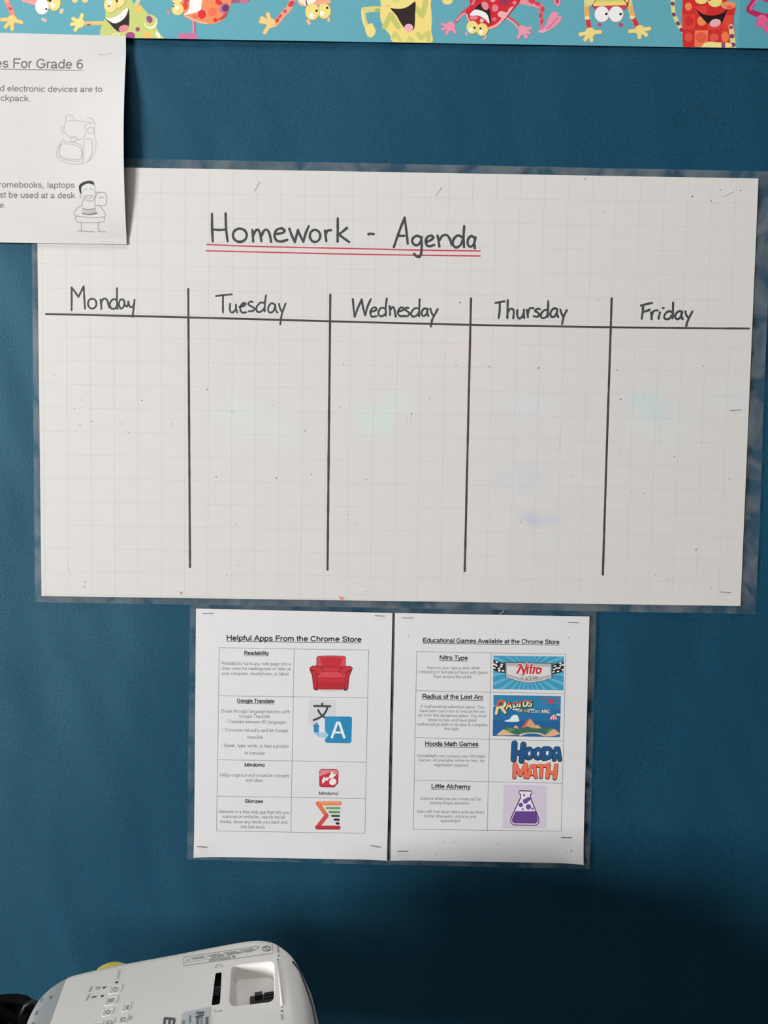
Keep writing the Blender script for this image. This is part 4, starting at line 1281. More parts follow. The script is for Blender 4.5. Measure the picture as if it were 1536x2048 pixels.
# ---- rules page, bowed out along its right edge
def rules_bow(u, v):
    r = max(0.0, (u - 0.62) / 0.38)
    k = 0.0105 * r * r * math.sin(math.pi * min(1, max(0, (v - 0.10) / 0.87))) ** 0.9 if v > 0.10 else 0.0
    return k + 0.0012 * (u if u < .62 else .62)
RU = Sheet([(-272, 59), (252, 72.5), (253.5, 489), (-268, 481)], -0.0052, bow=rules_bow)
rules = empty('rules_page', RU.loc)
tag(rules, 'white page of device rules for Grade 6 overlapping the chart corner, with backpack drawing', 'printed sheet')
RU.mesh('page_paper', rules, M_RULES, 44, 34)
ZE = (0, 60, 3.84)
GT = (112, 112, 112)
lines(RU, rules, 'title_text', ZE, [('es For Grade 6', (-32, 290), (638, 302))], 72, (108, 108, 108), 0.03, (12, 5))
lines(RU, rules, 'rule_text', ZE, [('nd electronic devices are to', (-36, 470), (792, 488)), ('ackpack.', (-30, 545), (236, 551))], 46, GT, 0.03)
lines(RU, rules, 'rule_text', ZE, [('romebooks, laptops', (-4, 1210), (577, 1218)), ('st be used at a desk', (2, 1289), (577, 1297)), ('e.', (2, 1367), (46, 1368))], 46, GT, 0.03)
p = Print(RU.pos).zoom(*ZE)
LG = (168, 168, 168)
for st in ([(495, 840), (450, 900), (440, 980), (490, 1015), (580, 1038), (640, 1035)], [(640, 1035), (700, 1010), (740, 940), (750, 870), (735, 800)], [(500, 740), (520, 705), (600, 705), (720, 725), (660, 740), (668, 790), (650, 840), (585, 850)],
           [(500, 740), (498, 790), (560, 835), (585, 830)], [(548, 860), (590, 860), (600, 838), (565, 825), (548, 860)], [(510, 700), (515, 665), (550, 660), (585, 705)], [(680, 690), (710, 690), (740, 730), (735, 790)],
           [(485, 740), (475, 770), (490, 805)], [(480, 880), (620, 910), (618, 1000), (470, 975), (480, 880)], [(490, 862), (632, 895), (635, 1030)], [(655, 850), (650, 1020)], [(670, 850), (715, 860), (715, 960), (690, 1015)],
           [(680, 770), (720, 760), (735, 800), (690, 800), (680, 770)], [(470, 870), (460, 970), (500, 1000), (620, 1020)]):
    p.stroke(st, 5.5, LG, smooth=4)
p.build('backpack_drawing', rules, rules.location)
p = Print(RU.pos).zoom(*ZE)
p.poly([(612, 1205), (640, 1178), (690, 1165), (725, 1172), (735, 1200), (690, 1186), (645, 1200), (630, 1225), (634, 1262), (620, 1255)], (44, 44, 44), 2)
LD = (140, 140, 140)
for st in ([(634, 1262), (620, 1285), (645, 1300), (690, 1320), (735, 1300), (738, 1200)], [(655, 1235), (675, 1228)], [(700, 1228), (720, 1232)], [(650, 1285), (690, 1300), (725, 1282), (690, 1278), (650, 1285)], [(648, 1310), (632, 1350)], [(735, 1310), (738, 1350)],
           [(640, 1355), (600, 1370), (585, 1430), (810, 1440), (775, 1360), (735, 1355)], [(585, 1430), (605, 1478), (790, 1478), (808, 1440)], [(640, 1375), (690, 1385), (740, 1372)], [(625, 1480), (630, 1535), (615, 1540)], [(760, 1480), (758, 1535), (772, 1538)], [(595, 1545), (725, 1552)], [(755, 1550), (815, 1553)],
           [(745, 1260), (820, 1262), (822, 1350), (755, 1352)], [(740, 1300), (760, 1250), (775, 1265)], [(770, 1300), (790, 1290), (805, 1300)]):
    p.stroke(st, 5, LD, smooth=4)
p.stroke([(640, 1412), (690, 1420), (750, 1412)], 9, (80, 80, 80), smooth=3)
for k in range(5):
    p.stroke([(640, 1372 + k * 9), (688, 1382 + k * 9), (742, 1370 + k * 9)], 3.5, (150, 150, 150), smooth=3)
p.build('pupil_at_desk_drawing', rules, rules.location)

# ================================================================== STAPLES
def staple(a, b, y, label, group, mat=M_STAPLE):
    p0 = wall_pt(a[0], a[1], y - 0.0005); p1 = wall_pt(b[0], b[1], y - 0.0005)
    bm = bmesh.new()
    r = 0.00029 if mat is M_STAPLE else 0.00021
    c = (p0 + p1) / 2
    tube(bm, [p0 - c + Vector((0, 0.0012, 0)), p0 - c + Vector((0, 0.0003, 0)), (p0 - c) * .96, (p1 - c) * .96, p1 - c + Vector((0, 0.0003, 0)), p1 - c + Vector((0, 0.0012, 0))], r, 6)
    o = bm_obj('staple', bm, mat)
    o.location = c
    return tag(o, label, 'staple', group)
ya = AP.y
for a, b, w in (((405, 1227), (425, 1227), 'upper left'), ((750, 1231.5), (768, 1232.5), 'upper right'), ((394, 1693.5), (413, 1695), 'lower left'), ((741, 1692), (760, 1695), 'lower right')):
    staple(a, b, ya - (0.001 if 'upper' in w else .0018), 'thin steel staple in the %s corner of the Helpful Apps sheet' % w, 'staples in the printed sheets')
for a, b, w in (((804, 1236), (825, 1236), 'upper left'), ((1136, 1245), (1156, 1246), 'upper right'), ((795, 1703), (814, 1703), 'lower left'), ((1122, 1675.5), (1142, 1676), 'lower right')):
    staple(a, b, ya - (0.001 if 'upper' in w else .0018), 'thin steel staple in the %s corner of the Educational Games sheet' % w, 'staples in the printed sheets')
for a, b, w in (((197, 108.5), (223, 106), 'top'), ((198, 482), (223, 483.5), 'bottom')):
    staple(a, b, RU.y - (0.0015 if w == 'top' else 0.0022), 'faint steel staple near the %s right corner of the Grade 6 rules page' % w, 'staples in the rules page', M_STAPLE_L)
for a, b, w, m in (((1446, 392.5), (1466, 382.5), 'slanting staple at the top right corner of the homework chart', M_STAPLE_L), ((1460, 821), (1482, 819.5), 'dark staple on the right edge of the homework chart beside the Friday column', M_STAPLE),
                   ((1439, 1184), (1461, 1185.5), 'dark staple at the bottom right corner of the homework chart', M_STAPLE), ((507, 381), (518, 363), 'slanting pale staple at the top of the chart above the word Homework', M_STAPLE_L),
                   ((870, 390), (881, 375), 'slanting pale staple at the top of the chart above the word Agenda', M_STAPLE_L), ((1048, 1158), (1072, 1155), 'pale staple at the bottom of the chart below the Thursday column', M_STAPLE_L),
                   ((708, 1184), (731, 1183), 'pale staple at the bottom edge of the chart below the Wednesday column', M_STAPLE_L)):
    staple(a, b, CH.y - 0.0006, w, 'staples in the homework chart', m)
staple((999, 1229), (1008, 1222), -0.0034, 'bright tilted staple in the film just above the Educational Games sheet', 'staples in the printed sheets', M_STAPLE_L)

# ================================================================== PROJECTOR
AZ = math.radians(-6.5); TILT = math.radians(7.0)
va = Vector((math.sin(AZ), math.cos(AZ), 0))
bh = Vector((va.y, -va.x, 0))
vb = bh * math.cos(TILT) + Vector((0, 0, 1)) * math.sin(TILT)
vn = vb.cross(va).normalized()
P0 = CAM + ray((450, 1890)) * 0.83
def top_uv(px, py, z=0.0):
    d = ray((px, py))
    t = (P0 + vn * z - CAM).dot(vn) / d.dot(vn)
    q = CAM + d * t - P0
    return Vector((q.dot(vb), q.dot(va)))
proj = empty('projector', (0, 0, 0))
proj.matrix_world = Matrix.Translation(P0) @ Matrix((vb, va, vn)).transposed().to_4x4()
tag(proj, 'white data projector lying tilted on the table in front of the board', 'projector')
M_PW = node_mat('projector_white_plastic', (224, 221, 217), rough=0.42, var=0.02, scale=900, bump=0.06, bscale=1500, spec=0.45)
M_PG = node_mat('projector_grey_plastic', (160, 164, 164), rough=0.45, var=0.03, scale=700, spec=0.4)
M_BLK = node_mat('black_plastic', (22, 22, 23), rough=0.4, var=0.15, scale=500, spec=0.4)
M_DRK = node_mat('dark_recess', (12, 12, 12), rough=0.8, var=0.1, scale=200, spec=0.1)
M_WHT2 = node_mat('projector_button_plastic', (216, 213, 210), rough=0.4, var=0.02, scale=600, spec=0.45)

sil = [(52, 2048), (60, 2022), (75, 1995), (100, 1970), (135, 1949), (165, 1940), (200, 1932), (250, 1921.5), (350, 1903), (450, 1884), (500, 1876), (530, 1876), (552, 1882), (570, 1895), (585, 1917), (594, 1950), (601, 1985), (606, 2020), (610, 2048)]
half = [top_uv(*s) for s in sil]
CY = -0.150
out = [Vector((h.x, h.y)) for h in half]
mir = [Vector((h.x, 2 * CY - h.y)) for h in half[::-1]]
# long straight flanks between the two ends
outline = catmull(out, 5) + catmull(mir, 5)
outline = [v for i, v in enumerate(outline) if (v - outline[i - 1]).length > 1e-4]
def inset(poly, d):
    res = []
    n = len(poly)
    for i, p in enumerate(poly):
        t = (poly[(i + 1) % n] - poly[i - 1]).normalized()
        nn = Vector((t.y, -t.x))
        res.append(p + nn * d)
    return res
# outline runs clockwise seen from above -> its right-hand normal points inwards
HB = 0.077
rings = [(0.012, -HB), (0.001, -HB + 0.006), (-0.003, -0.050), (-0.004, -0.030), (-0.0035, -0.015), (-0.002, -0.0065), (0.001, -0.0024), (0.005, -0.0006), (0.010, 0.0)]
bulge = [-0.002, -0.004, -0.007, -0.007, -0.003, -0.001, 0.0, 0.0, 0.0]
def front_w(x):
    t = max(0.0, min(1.0, (x - 0.035) / 0.025))
    return t * t * (3 - 2 * t)
bm = bmesh.new()
rv = []
for (d, z), bu in zip(rings, bulge):
    a_, b_ = inset(outline, d), inset(outline, d + bu)
    rv.append([bm.verts.new((p.x, p.y, z)) for p in (a.lerp(b, front_w(o.x)) for a, b, o in zip(a_, b_, outline))])
def ring_off(z):
    for k in range(len(rings) - 1):
        if rings[k][1] <= z <= rings[k + 1][1]:
            t = (z - rings[k][1]) / (rings[k + 1][1] - rings[k][1])
            return (rings[k][0] + bulge[k]) * (1 - t) + (rings[k + 1][0] + bulge[k + 1]) * t
    return 0.0
n = len(outline)
for a, b in zip(rv, rv[1:]):
    for i in range(n):
        j = (i + 1) % n
        bm.faces.new((a[i], a[j], b[j], b[i]))
bm.faces.new(rv[0][::-1])
def rounded_quad(px4, r=0.2, seg=4):
    q = [top_uv(*p) for p in px4]
    res = []
    for i in range(4):
        p = q[i]; a = q[i - 1]; b = q[(i + 1) % 4]
        s = p.lerp(a, r); e = p.lerp(b, r)
        for k in range(seg + 1):
            t = k / seg
            res.append(s * (1 - t) ** 2 + p * 2 * t * (1 - t) + e * t * t)
    return res
recess = rounded_quad([(462, 1931), (549, 1921), (550, 2003), (457, 2014)], 0.16)
slot = rounded_quad([(431, 1946.5), (443.5, 1944.5), (440, 2008), (423, 2011)], 0.12)
bar = rounded_quad([(552.5, 1917), (558.5, 1916), (568, 2014), (561, 2016)], 0.3)
holes = []
for h in (recess, slot, bar):
    holes.append([bm.verts.new((p.x, p.y, 0)) for p in h])
edges = []
top = rv[-1]
for loop in [top] + holes:
    for i in range(len(loop)):
        e = bm.edges.get((loop[i], loop[(i + 1) % len(loop)]))
        edges.append(e or bm.edges.new((loop[i], loop[(i + 1) % len(loop)])))
bmesh.ops.triangle_fill(bm, use_beauty=True, use_dissolve=False, edges=edges)
# split off the grey rear panel along the line measured on the photo
l0 = top_uv(137, 1945); l1 = top_uv(100, 2048)
ld = (l1 - l0).normalized()
ln_ = Vector((ld.y, -ld.x, 0))
if ln_.x > 0: ln_ = -ln_
geom = bm.verts[:] + bm.edges[:] + bm.faces[:]
bmesh.ops.bisect_plane(bm, geom=geom, plane_co=(l0.x, l0.y, 0), plane_no=ln_)
bmesh.ops.recalc_face_normals(bm, faces=bm.faces)
bm2 = bm.copy()
def side(f):
    return (f.calc_center_median() - Vector((l0.x, l0.y, 0))).dot(ln_) > 0
bmesh.ops.delete(bm, geom=[f for f in bm.faces if side(f)], context='FACES')
bmesh.ops.delete(bm2, geom=[f for f in bm2.faces if not side(f)], context='FACES')
def smooth_sharp(o, ang=35):
    for p in o.data.polygons: p.use_smooth = True
    o.data.set_sharp_from_angle(angle=math.radians(ang))
body = bm_obj('body', bm, M_PW, proj); smooth_sharp(body)
rear = bm_obj('rear_panel', bm2, M_PG, proj); smooth_sharp(rear)
tag(rear, 'grey rear panel with port labels')

def pocket(name, loop, depth, mat, shrink=0.0, slope=None, parent=proj, fillet=0.0):
    bm = bmesh.new()
    c = sum(loop, Vector((0, 0))) / len(loop)
    lev = [(0.0, 1.0)]
    if fillet:
        lev += [(-fillet * .3, 1 - .03), (-fillet, 1 - .05)]
    lev += [(-depth, 1 - shrink)]
    R = []
    for z, s in lev:
        ring = []
        for p in loop:
            q = c + (p - c) * s
            zz = z
            if slope and z == -depth:
                zz = slope(q)
            ring.append(bm.verts.new((q.x, q.y, zz)))
        R.append(ring)
    for a, b in zip(R, R[1:]):
        for i in range(len(a)):
            j = (i + 1) % len(a)
            bm.faces.new((a[i], b[i], b[j], a[j]))
    bm.faces.new(R[-1])
    o = bm_obj(name, bm, mat, parent)
    smooth_sharp(o, 40)
    return o
ys = [p.y for p in recess]
y0r, y1r = min(ys), max(ys)
pocket('focus_recess', recess, 0.030, M_PW, 0.10, slope=lambda q: -0.010 - 0.026 * (y1r - q.y) / (y1r - y0r), fillet=0.002)
pocket('keystone_slot', slot, 0.004, M_DRK, 0.02)
pocket('slide_groove', bar, 0.0020, M_PG, 0.05)
# keystone slider knob
sc = top_uv(433, 1978)
bm = bmesh.new()
box(bm, (sc.x, sc.y, -0.0026), (0.0050, 0.012, 0.002))
for k in range(3):
    box(bm, (sc.x, sc.y - 0.003 + k * 0.003, -0.0014), (0.0046, 0.0009, 0.0008))
bm_obj('keystone_slider', bm, M_BLK, proj)
# mute slide bar
ba = top_uv(556, 1921); bb = top_uv(564.5, 2012)
bm = bmesh.new()
tube(bm, [(ba.x, ba.y, -0.0006), (ba.x + (bb.x - ba.x) * .5, (ba.y + bb.y) / 2, -0.0002), (bb.x, bb.y, -0.0006)], 0.0013, 10)
bm_obj('mute_slide', bm, M_WHT2, proj, smooth=True)
# lens ring seen through the recess
rl = top_uv(490, 2008); rr = top_uv(549, 2001)
bm = bmesh.new()
yc = y0r + 0.036
zc = -0.0330
cyl(bm, (rl.x + 0.001, yc, zc), (rr.x + 0.001, yc, zc), 0.0165, seg=40)
for k in range(14):
    a = math.pi * k / 13
    box(bm, ((rl.x + rr.x) / 2 + 0.006, yc + 0.0167 * math.cos(a), zc + 0.0167 * math.sin(a)), (0.010, 0.0012, 0.0012))
bm_obj('focus_ring', bm, M_BLK, proj)
bm = bmesh.new()
box(bm, (rl.x + 0.008, yc + 0.001, zc + 0.0170), (0.006, 0.005, 0.005))
bm_obj('zoom_lever', bm, M_BLK, proj)
# ---- print on the casing
def edge_dist(p):
    best = 1.0
    for a, b in zip(outline, outline[1:] + outline[:1]):
        ab = b - a
        t = max(0.0, min(1.0, (p - a).dot(ab) / max(1e-12, ab.length_squared)))
        best = min(best, (p - (a + ab * t)).length)
    return best
def casing_z(p):
    e = edge_dist(p)
    for (d0, z0), (d1, z1) in zip(rings[4:], rings[5:]):
        if d0 <= e <= d1:
            return z0 + (z1 - z0) * (e - d0) / (d1 - d0)
    return 0.0
def on_top(px, py, lift=0.0):
    z = 0.0
    for _ in range(4):
        q = top_uv(px, py, z)
        z = casing_z(q)
    return Vector((q.x, q.y, z + 0.00012 + lift))
G1 = (150, 148, 148)
p = Print(on_top)
q4 = [(367.5, 1914.5), (545, 1888.5), (546, 1906.5), (367, 1932)]
for i in range(4):
    p.line(q4[i], q4[(i + 1) % 4], 1.0, (156, 154, 154), 6)
p.line((367, 1926), (440, 1915), 0.8, (176, 174, 174), 4)
p.text('WARNING', (461, 1912.5), (418, 1919), 5, (110, 108, 110), 0.03)
p.poly([(471, 1911.5), (464, 1912.5), (468, 1917)], (120, 118, 120))
for k, (a, b) in enumerate((((375, 1918), (520, 1895.5)), ((373, 1921), (521, 1898.5)), ((425, 1916), (505, 1902.5)))):
    n_ = 22
    for i in range(n_):
        if (i * 7 + k * 3) % 5 == 0: continue
        s0, s1 = i / n_, (i + .72) / n_
        p.line((a[0] + (b[0] - a[0]) * s0, a[1] + (b[1] - a[1]) * s0), (a[0] + (b[0] - a[0]) * s1, a[1] + (b[1] - a[1]) * s1), 1.4, (140, 138, 140), 1)
p.stroke([(533 + 8.5 * math.cos(t * .5236), 1898 + 4.6 * math.sin(t * .5236)) for t in range(12)], 1.3, (96, 94, 96), smooth=3, closed=True)
p.stroke([(527, 1894.8), (539, 1901.2)], 1.2, (96, 94, 96), smooth=0)
tag(p.build('warning_label', proj), 'printed warning box with prohibition sign, upside down')
p = Print(on_top)
for c, s in (((437, 1932.5), 1), ((435, 2021), -1)):
    x, y = c
    p.stroke([(x - 6, y + 2 * s), (x - 4, y - 2 * s), (x + 5, y - 3 * s), (x + 8, y + 1 * s)], 0.9, G1, smooth=0)
    p.stroke([(x - 7, y + 2.6), (x - 3, y + 2)], 0.9, G1, smooth=0)
    p.stroke([(x + 4, y + 1), (x + 8, y + 0.2)], 0.9, G1, smooth=0)
p.poly([(555.5, 1912.5), (559.5, 1912.8), (557.5, 1909.5)], (70, 68, 70))
p.poly([(561, 2021), (566.5, 2021.5), (565, 2025)], (70, 68, 70))
for (a, b) in (((556, 1893), (557.5, 1907)), ((563, 2030), (565, 2041))):
    for i in range(6):
        t = i / 6
        x = a[0] + (b[0] - a[0]) * t; y = a[1] + (b[1] - a[1]) * t
        p.stroke([(x - 1.6, y), (x + 1.6, y - .3)], 1.3, (168, 164, 164), smooth=0)
p.build('slider_markings', proj)['kind'] = 'stuff'
p = Print(on_top)
p.text('EPSON', (329, 2034), (312, 2200), 21, (92, 88, 90), 0.05)
p.build('maker_lettering', proj)
# blue-grey sticker
bm = bmesh.new()
st = rounded_quad([(364, 2026), (421, 2014.5), (412, 2085), (352, 2098)], 0.08, 3)
a = [bm.verts.new((v.x, v.y, 0.00008)) for v in st]; b = [bm.verts.new((v.x, v.y, 0.0003)) for v in st]
for i in range(len(a)):
    j = (i + 1) % len(a)
    bm.faces.new((a[i], a[j], b[j], b[i]))
bm.faces.new(b)
stick = bm_obj('feature_sticker', bm, node_mat('sticker_film', (186, 192, 196), rough=0.3, var=0.03, scale=100), proj)
def on_st(px, py, lift=0.0):
    q = top_uv(px, py); return Vector((q.x, q.y, 0.00034 + lift))
p = Print(on_st)
for dx in (-4, 1, 6):
    p.stroke([(399 + dx, 2024), (401 + dx * .7, 2031), (397 + dx, 2037)], 2.0, (70, 72, 76), smooth=2)
p.stroke([(391, 2028), (409, 2025.5)], 1.8, (70, 72, 76), smooth=0)
p.stroke([(391, 2034), (408, 2031)], 1.8, (70, 72, 76), smooth=0)
for x, y0, y1, w, c in ((380, 2032, 2046, 3, (110, 112, 116)), (367, 2043, 2060, 3, (110, 112, 116)), (395, 2038, 2070, 4, (96, 98, 102)), (403, 2038, 2064, 3, (140, 142, 146)), (414, 2036, 2070, 4, (80, 82, 86)), (377, 2050, 2070, 3, (110, 112, 116))):
    y = y0
    while y < y1:
        p.stroke([(x - w * .6, y + .3), (x + w * .6, y - .3)], 1.3, c, smooth=0)
        y += 2.2
p.build('sticker_print', stick)
# buttons
def button(px4, sign):
    q = [top_uv(*s) for s in px4]
    c = sum(q, Vector((0, 0))) / 4
    bm = bmesh.new()
    lev = [(1.0, 0.0), (0.97, 0.00035), (0.90, 0.00045), (0.84, 0.00022)]
    R = []
    loop = []
    for i in range(4):
        p_, a_, b_ = q[i], q[i - 1], q[(i + 1) % 4]
        for t in (0, .5, 1):
            s_ = p_.lerp(a_, .2) * (1 - t) ** 2 + p_ * 2 * t * (1 - t) + p_.lerp(b_, .2) * t * t
            loop.append(s_)
    for s_, z in lev:
        R.append([bm.verts.new((c.x + (l.x - c.x) * s_, c.y + (l.y - c.y) * s_, z)) for l in loop])
    for a_, b_ in zip(R, R[1:]):
        for i in range(len(a_)):
            j = (i + 1) % len(a_)
            bm.faces.new((a_[i], a_[j], b_[j], b_[i]))
    bm.faces.new(R[-1])
    o = bm_obj('button', bm, M_WHT2, proj)
    def on_b(px, py, lift=0.0):
        v = top_uv(px, py); return Vector((v.x, v.y, 0.00024 + lift))
    pp = Print(on_b)
    cx = sum(s[0] for s in px4) / 4; cy = sum(s[1] for s in px4) / 4
    for stt in sign:
        pp.stroke([(cx + x, cy + y) for x, y in stt], 1.4, (120, 118, 118), smooth=3)
    pp.build('button_symbol', o)
    return o
def sq(cx, cy, w=12.5, h=8.8):
    return [(cx - w + 2.6, cy - h + 1.6), (cx + w + 2.2, cy - h - 1.4), (cx + w - 2.6, cy + h - 2.2), (cx - w - 2.2, cy + h + 2)]
button(sq(231, 1979), [[(3, -3), (-3, -3), (-5, 1), (-2, 4), (3, 3)], [(0, 0), (6, -1)]])
button(sq(222.5, 2002), [[(-6, 3), (-4, -3)], [(-3, 3), (-1, -4)], [(0, 2), (2, -4)], [(3, 1), (5, -5)]])
button(sq(253, 2015, 8.5, 8), [[(-1, 4), (1, -4)], [(2, 4), (4, -4)]])
button(sq(216, 2025, 10.5, 7), [[(-4, 1), (0, -4), (4, 0), (-1, 3), (-4, 1)]])
button(sq(247, 2040, 8.5, 8), [[(-4, 2), (-2, -4), (3, -4), (2, 2), (-4, 2)]])
button(sq(219, 2046, 9, 6), [[(-5, 1), (-1, -4), (5, -2), (3, 3), (-5, 1)]])
button(sq(196, 2050, 9, 6), [[(-4, 1), (3, -1)]])
for (x, y) in ((233.5, 1965), (208.5, 1975.5), (204.5, 1992.5)):
    c = top_uv(x, y)
    bm = bmesh.new()
    cyl(bm, (c.x, c.y, -0.001), (c.x, c.y, 0.0004), 0.0011, seg=14)
    bm_obj('indicator_lamp', bm, M_BLK, proj)
p = Print(on_top)
for (a, b, m) in (((239, 1941), (235, 1960), 6), ((183, 1974), (178, 1986), 5), ((178, 1990), (172, 2003), 5), ((262, 2034), (260, 2042), 3)):
    for i in range(m):
        t = i / m
        x = a[0] + (b[0] - a[0]) * t; y = a[1] + (b[1] - a[1]) * t
        p.stroke([(x - 2, y + .4), (x + 2, y - .4)], 1.3, (158, 156, 156), smooth=0)
p.stroke([(191, 1977), (196, 1974), (201, 1976), (196, 1979), (191, 1977)], 1.2, (130, 128, 128), smooth=2)
p.stroke([(184.5, 1995), (192, 1993.5)], 2.2, (60, 58, 58), smooth=0)
p.build('panel_markings', proj)['kind'] = 'stuff'
p = Print(on_top)
for (x, y, m) in ((84, 1997, 4), (102, 1993, 3), (74, 2023, 4), (66, 2046, 3)):
    for i in range(m):
        p.stroke([(x - 2 - i * .8, y + i * 2.3), (x + 2.4 - i * .8, y - .6 + i * 2.3)], 1.2, (112, 114, 116), smooth=0)
p.build('port_labels', rear)['kind'] = 'stuff'
# front grille seam on the curved right-hand end
def front_x(y):
    best = -1.0
    for a, b in zip(outline, outline[1:] + outline[:1]):
        if (a.y - y) * (b.y - y) <= 0 and abs(a.y - b.y) > 1e-9:
            best = max(best, a.x + (b.x - a.x) * (y - a.y) / (b.y - a.y))
    return best
seam = [top_uv(*s) for s in ((585, 1917), (594, 1950), (601, 1985), (606, 2020), (610, 2048))]
bm = bmesh.new()
pts = []
for i in range(30):
    t = i / 29
    y = seam[0].y + (2 * CY - 2 * seam[0].y) * t
    best = front_x(y)
    zz = -0.003 - 0.016 * min(1, 5 * t, 5 * (1 - t)) ** 0.8
    pts.append((best - ring_off(zz) * (1 if best > 0.05 else .7) + 0.0002, y, zz))
tube(bm, pts, 0.0011, 8)
tag(bm_obj('casing_seam', bm, M_BLK, proj, smooth=True), 'dark curved seam round the front end')
for zz in (-0.028, -0.035, -0.042, -0.049):
    bm = bmesh.new()
    gp_ = []
    for k in range(16):
        y = -0.095 - k * 0.0075
        gp_.append((front_x(y) - ring_off(zz) + 0.0002, y, zz))
    tube(bm, gp_, 0.0018, 6)
    bm_obj('grille_slot', bm, M_BLK, proj, smooth=True)

# ---- table height follows from the rear feet
def pl(x, y, z):
    return proj.matrix_world @ Vector((x, y, z))
rear_feet = [(-0.112, -0.06), (-0.112, -0.24)]
front_feet = [(0.045, -0.15)]
TZ = min(pl(x, y, -HB - 0.009).z for x, y in rear_feet)
inv = proj.matrix_world.inverted()
for (x, y) in rear_feet + front_feet:
    bm = bmesh.new()
    base = pl(x, y, -HB + 0.002)
    foot = Vector((base.x, base.y, TZ))
    l0_ = inv @ base; l1_ = inv @ foot
    cyl(bm, l0_, l1_, 0.006, 0.006, 18)
    cyl(bm, inv @ (foot + Vector((0, 0, .004))), l1_, 0.009, 0.010, 18)
    bm_obj('foot', bm, M_BLK, proj)

# ================================================================== TABLE
M_TAB = node_mat('dark_table_top', (34, 30, 29), rough=0.5, var=0.12, scale=18, stretch=(1, 8, 1))
M_TLEG = node_mat('table_steel', (70, 70, 72), rough=0.4, var=0.05, scale=60)
TL, TW = 1.75, 0.66
TROT = math.radians(5.0)
# the far edge of the table runs through this point
edge_pt = Vector((0.0, -0.230, 0)); ax = Vector((math.cos(TROT), math.sin(TROT), 0)); ay = Vector((-math.sin(TROT), math.cos(TROT), 0))
tcen = edge_pt + ax * 0.34 - ay * (TW / 2)
table = empty('table', (tcen.x, tcen.y, 0))
table.rotation_euler = (0, 0, TROT)
tag(table, 'dark table standing in front of the board below the projector', 'table')
bm = bmesh.new()
box(bm, (0, 0, TZ - 0.0135), (TL, TW, 0.027))
bmesh.ops.bevel(bm, geom=bm.edges[:], offset=0.003, segments=2, affect='EDGES')
bm_obj('table_top', bm, M_TAB, table)
for sy in (-1, 1):
    bm = bmesh.new()
    box(bm, (0, sy * (TW / 2 - 0.05), TZ - 0.062), (TL - 0.18, 0.02, 0.07))
    bm_obj('apron', bm, M_TAB, table)
for sx in (-1, 1):
    bm = bmesh.new()
    box(bm, (sx * (TL / 2 - 0.08), 0, TZ - 0.062), (0.02, TW - 0.12, 0.07))
    bm_obj('apron', bm, M_TAB, table)
for sx in (-1, 1):
    for sy in (-1, 1):
        bm = bmesh.new()
        cyl(bm, (sx * (TL / 2 - 0.05), sy * (TW / 2 - 0.05), 0), (sx * (TL / 2 - 0.05), sy * (TW / 2 - 0.05), TZ - 0.028), 0.018, 0.022, 16)
        bm_obj('leg', bm, M_TLEG, table, smooth=False)

# ================================================================== SMALL THINGS BY THE PROJECTOR
# small yellow tub standing behind the projector, only its domed lid showing
def project(q):
    d = q - CAM
    z = d.dot(FWD)
    return 768 + FPX * d.dot(RGT) / z, 1024 - FPX * d.dot(UPV) / z
by = -0.262
tr_ = 0.0165
d = ray((225, 1925)); t = (by - CAM.y) / d.y
tx_ = (CAM + d * t).x
best = min(((abs(project(Vector((tx_, by + 0.003, TZ + 0.02 + i * 0.0005)))[1] - 1918.0), 0.02 + i * 0.0005) for i in range(120)))
th_ = best[1]
M_YEL = node_mat('yellow_plastic', (232, 214, 118), rough=0.5, var=0.06, scale=160)
M_YEL2 = node_mat('yellow_lid_plastic', (226, 204, 96), rough=0.5, var=0.06, scale=160)
tub = empty('lidded_tub', (tx_, by, TZ))
tag(tub, 'small yellow rounded lid peeping out behind the far edge of the projector', 'tub')
def lathe(name, prof, mat):
    bm = bmesh.new()
    seg = 40
    R = [[bm.verts.new((r * math.cos(2 * math.pi * k / seg), r * math.sin(2 * math.pi * k / seg), z)) for k in range(seg)] for r, z in prof]
    for a, b in zip(R, R[1:]):
        for k in range(seg):
            j = (k + 1) % seg
            bm.faces.new((a[k], a[j], b[j], b[k]))
    bm.faces.new(R[0][::-1]); bm.faces.new(R[-1])
    o = bm_obj(name, bm, mat, tub)
    smooth_sharp(o, 40)
lathe('tub_body', [(tr_ * .8, 0), (tr_ * .86, 0.002), (tr_ * .95, th_ - 0.018)], M_YEL)
lathe('lid', [(tr_ * .98, th_ - 0.019), (tr_ * 1.03, th_ - 0.017), (tr_ * 1.03, th_ - 0.011), (tr_ * .97, th_ - 0.0075), (tr_ * .85, th_ - 0.0045), (tr_ * .6, th_ - 0.0018), (tr_ * .3, th_ - 0.0004), (tr_ * .05, th_)], M_YEL2)

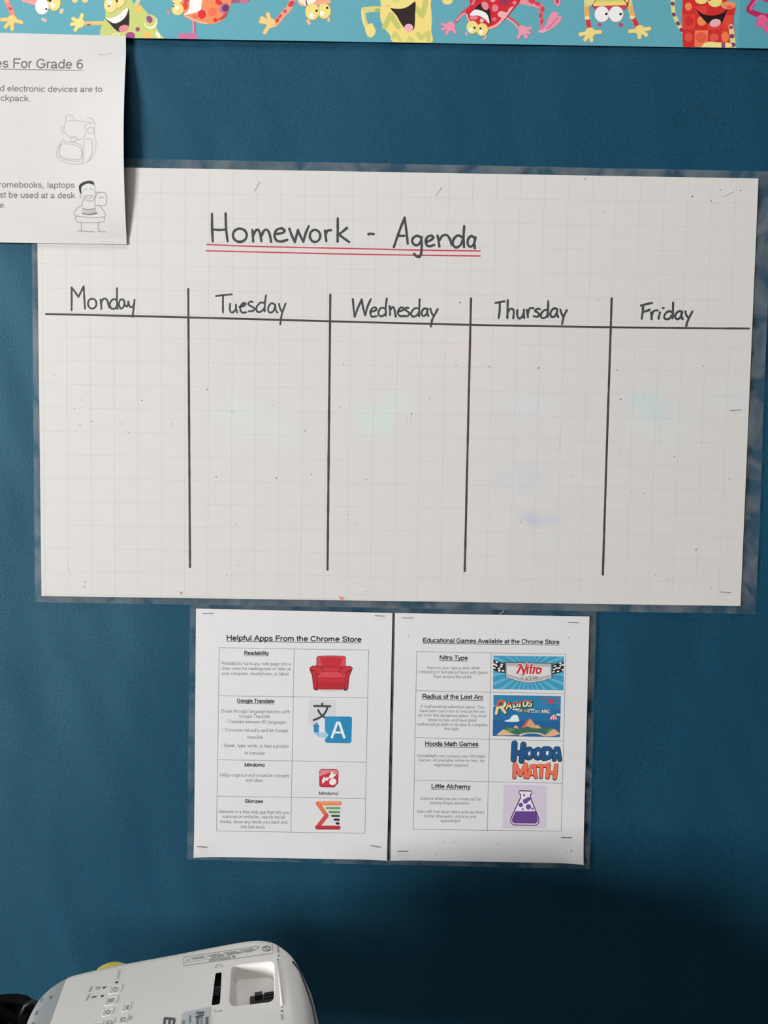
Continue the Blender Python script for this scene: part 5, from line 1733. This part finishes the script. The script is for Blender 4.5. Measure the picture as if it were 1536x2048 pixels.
# black cables at the rear of the projector
M_CAB = node_mat('black_cable_rubber', (10, 10, 11), rough=0.8, var=0.1, scale=200, spec=0.1)
def cable(name, y, zc, label, pts, r):
    t = empty(name, pl(*pts[0]))
    t.location = pl(*pts[0])
    tag(t, label, 'cable', 'cables behind the projector')
    bm = bmesh.new()
    w = [pl(*q) - t.location for q in pts]
    fl = []
    W = [Vector(v) for v in w]
    for i in range(len(W) - 1):
        p0, p1, p2, p3 = W[max(i - 1, 0)], W[i], W[i + 1], W[min(i + 2, len(W) - 1)]
        for k in range(8):
            s = k / 8
            fl.append(0.5 * ((2 * p1) + (p2 - p0) * s + (2 * p0 - 5 * p1 + 4 * p2 - p3) * s * s + (3 * p1 - p0 - 3 * p2 + p3) * s ** 3))
    fl.append(W[-1])
    for v in fl:
        v.z = max(v.z, TZ + r + 0.0005 - t.location.z)
    tube(bm, fl, r, 12)
    bm_obj('cord', bm, M_CAB, t, smooth=True)
    bm = bmesh.new()
    q = (pl(*pts[1]) - pl(*pts[0])).normalized()
    cyl(bm, -q * 0.002, q * 0.034, r * 2.6, r * 2.2, 16)
    cyl(bm, q * 0.034, q * 0.052, r * 2.0, r * 1.1, 16)
    bm_obj('plug', bm, M_CAB, t, smooth=False)
    return t
cable('video_cable', 0, 0, 'thick black cable plugged into the left end of the projector', [(-0.172, -0.10, -0.036), (-0.20, -0.098, -0.036), (-0.235, -0.09, -0.040), (-0.29, -0.10, -0.060), (-0.36, -0.17, -0.09), (-0.46, -0.26, -0.09)], 0.0045)
# a hank of black cable lying on the table beside the projector
cc = CAM + ray((-6, 2048)) * 0.83
coil = empty('cable_coil', (cc.x - 0.012, cc.y - 0.005, TZ))
tag(coil, 'coiled black cable lying on the table beside the projector, at the picture edge', 'cable', 'cables behind the projector')
bm = bmesh.new()
pts = []
for i in range(7 * 28):
    a = 2 * math.pi * i / 28
    k = i / (7 * 28)
    rr = 0.036 + 0.006 * math.sin(a * 0.37 + 1) + 0.003 * math.sin(3.3 * a)
    pts.append((rr * math.cos(a), rr * math.sin(a), 0.0052 + 0.030 * k + 0.002 * math.sin(a * 1.7)))
tube(bm, pts, 0.005, 10)
bm_obj('cord', bm, M_CAB, coil, smooth=True)
bm = bmesh.new()
tube(bm, [(0.040 + 0.010 * math.cos(t * .5236), 0.010 + 0.002 * math.sin(t), 0.024 + 0.022 * math.sin(t * .5236)) for t in range(13)], 0.0022, 8)
bm_obj('cable_tie', bm, M_BLK, coil, smooth=True)
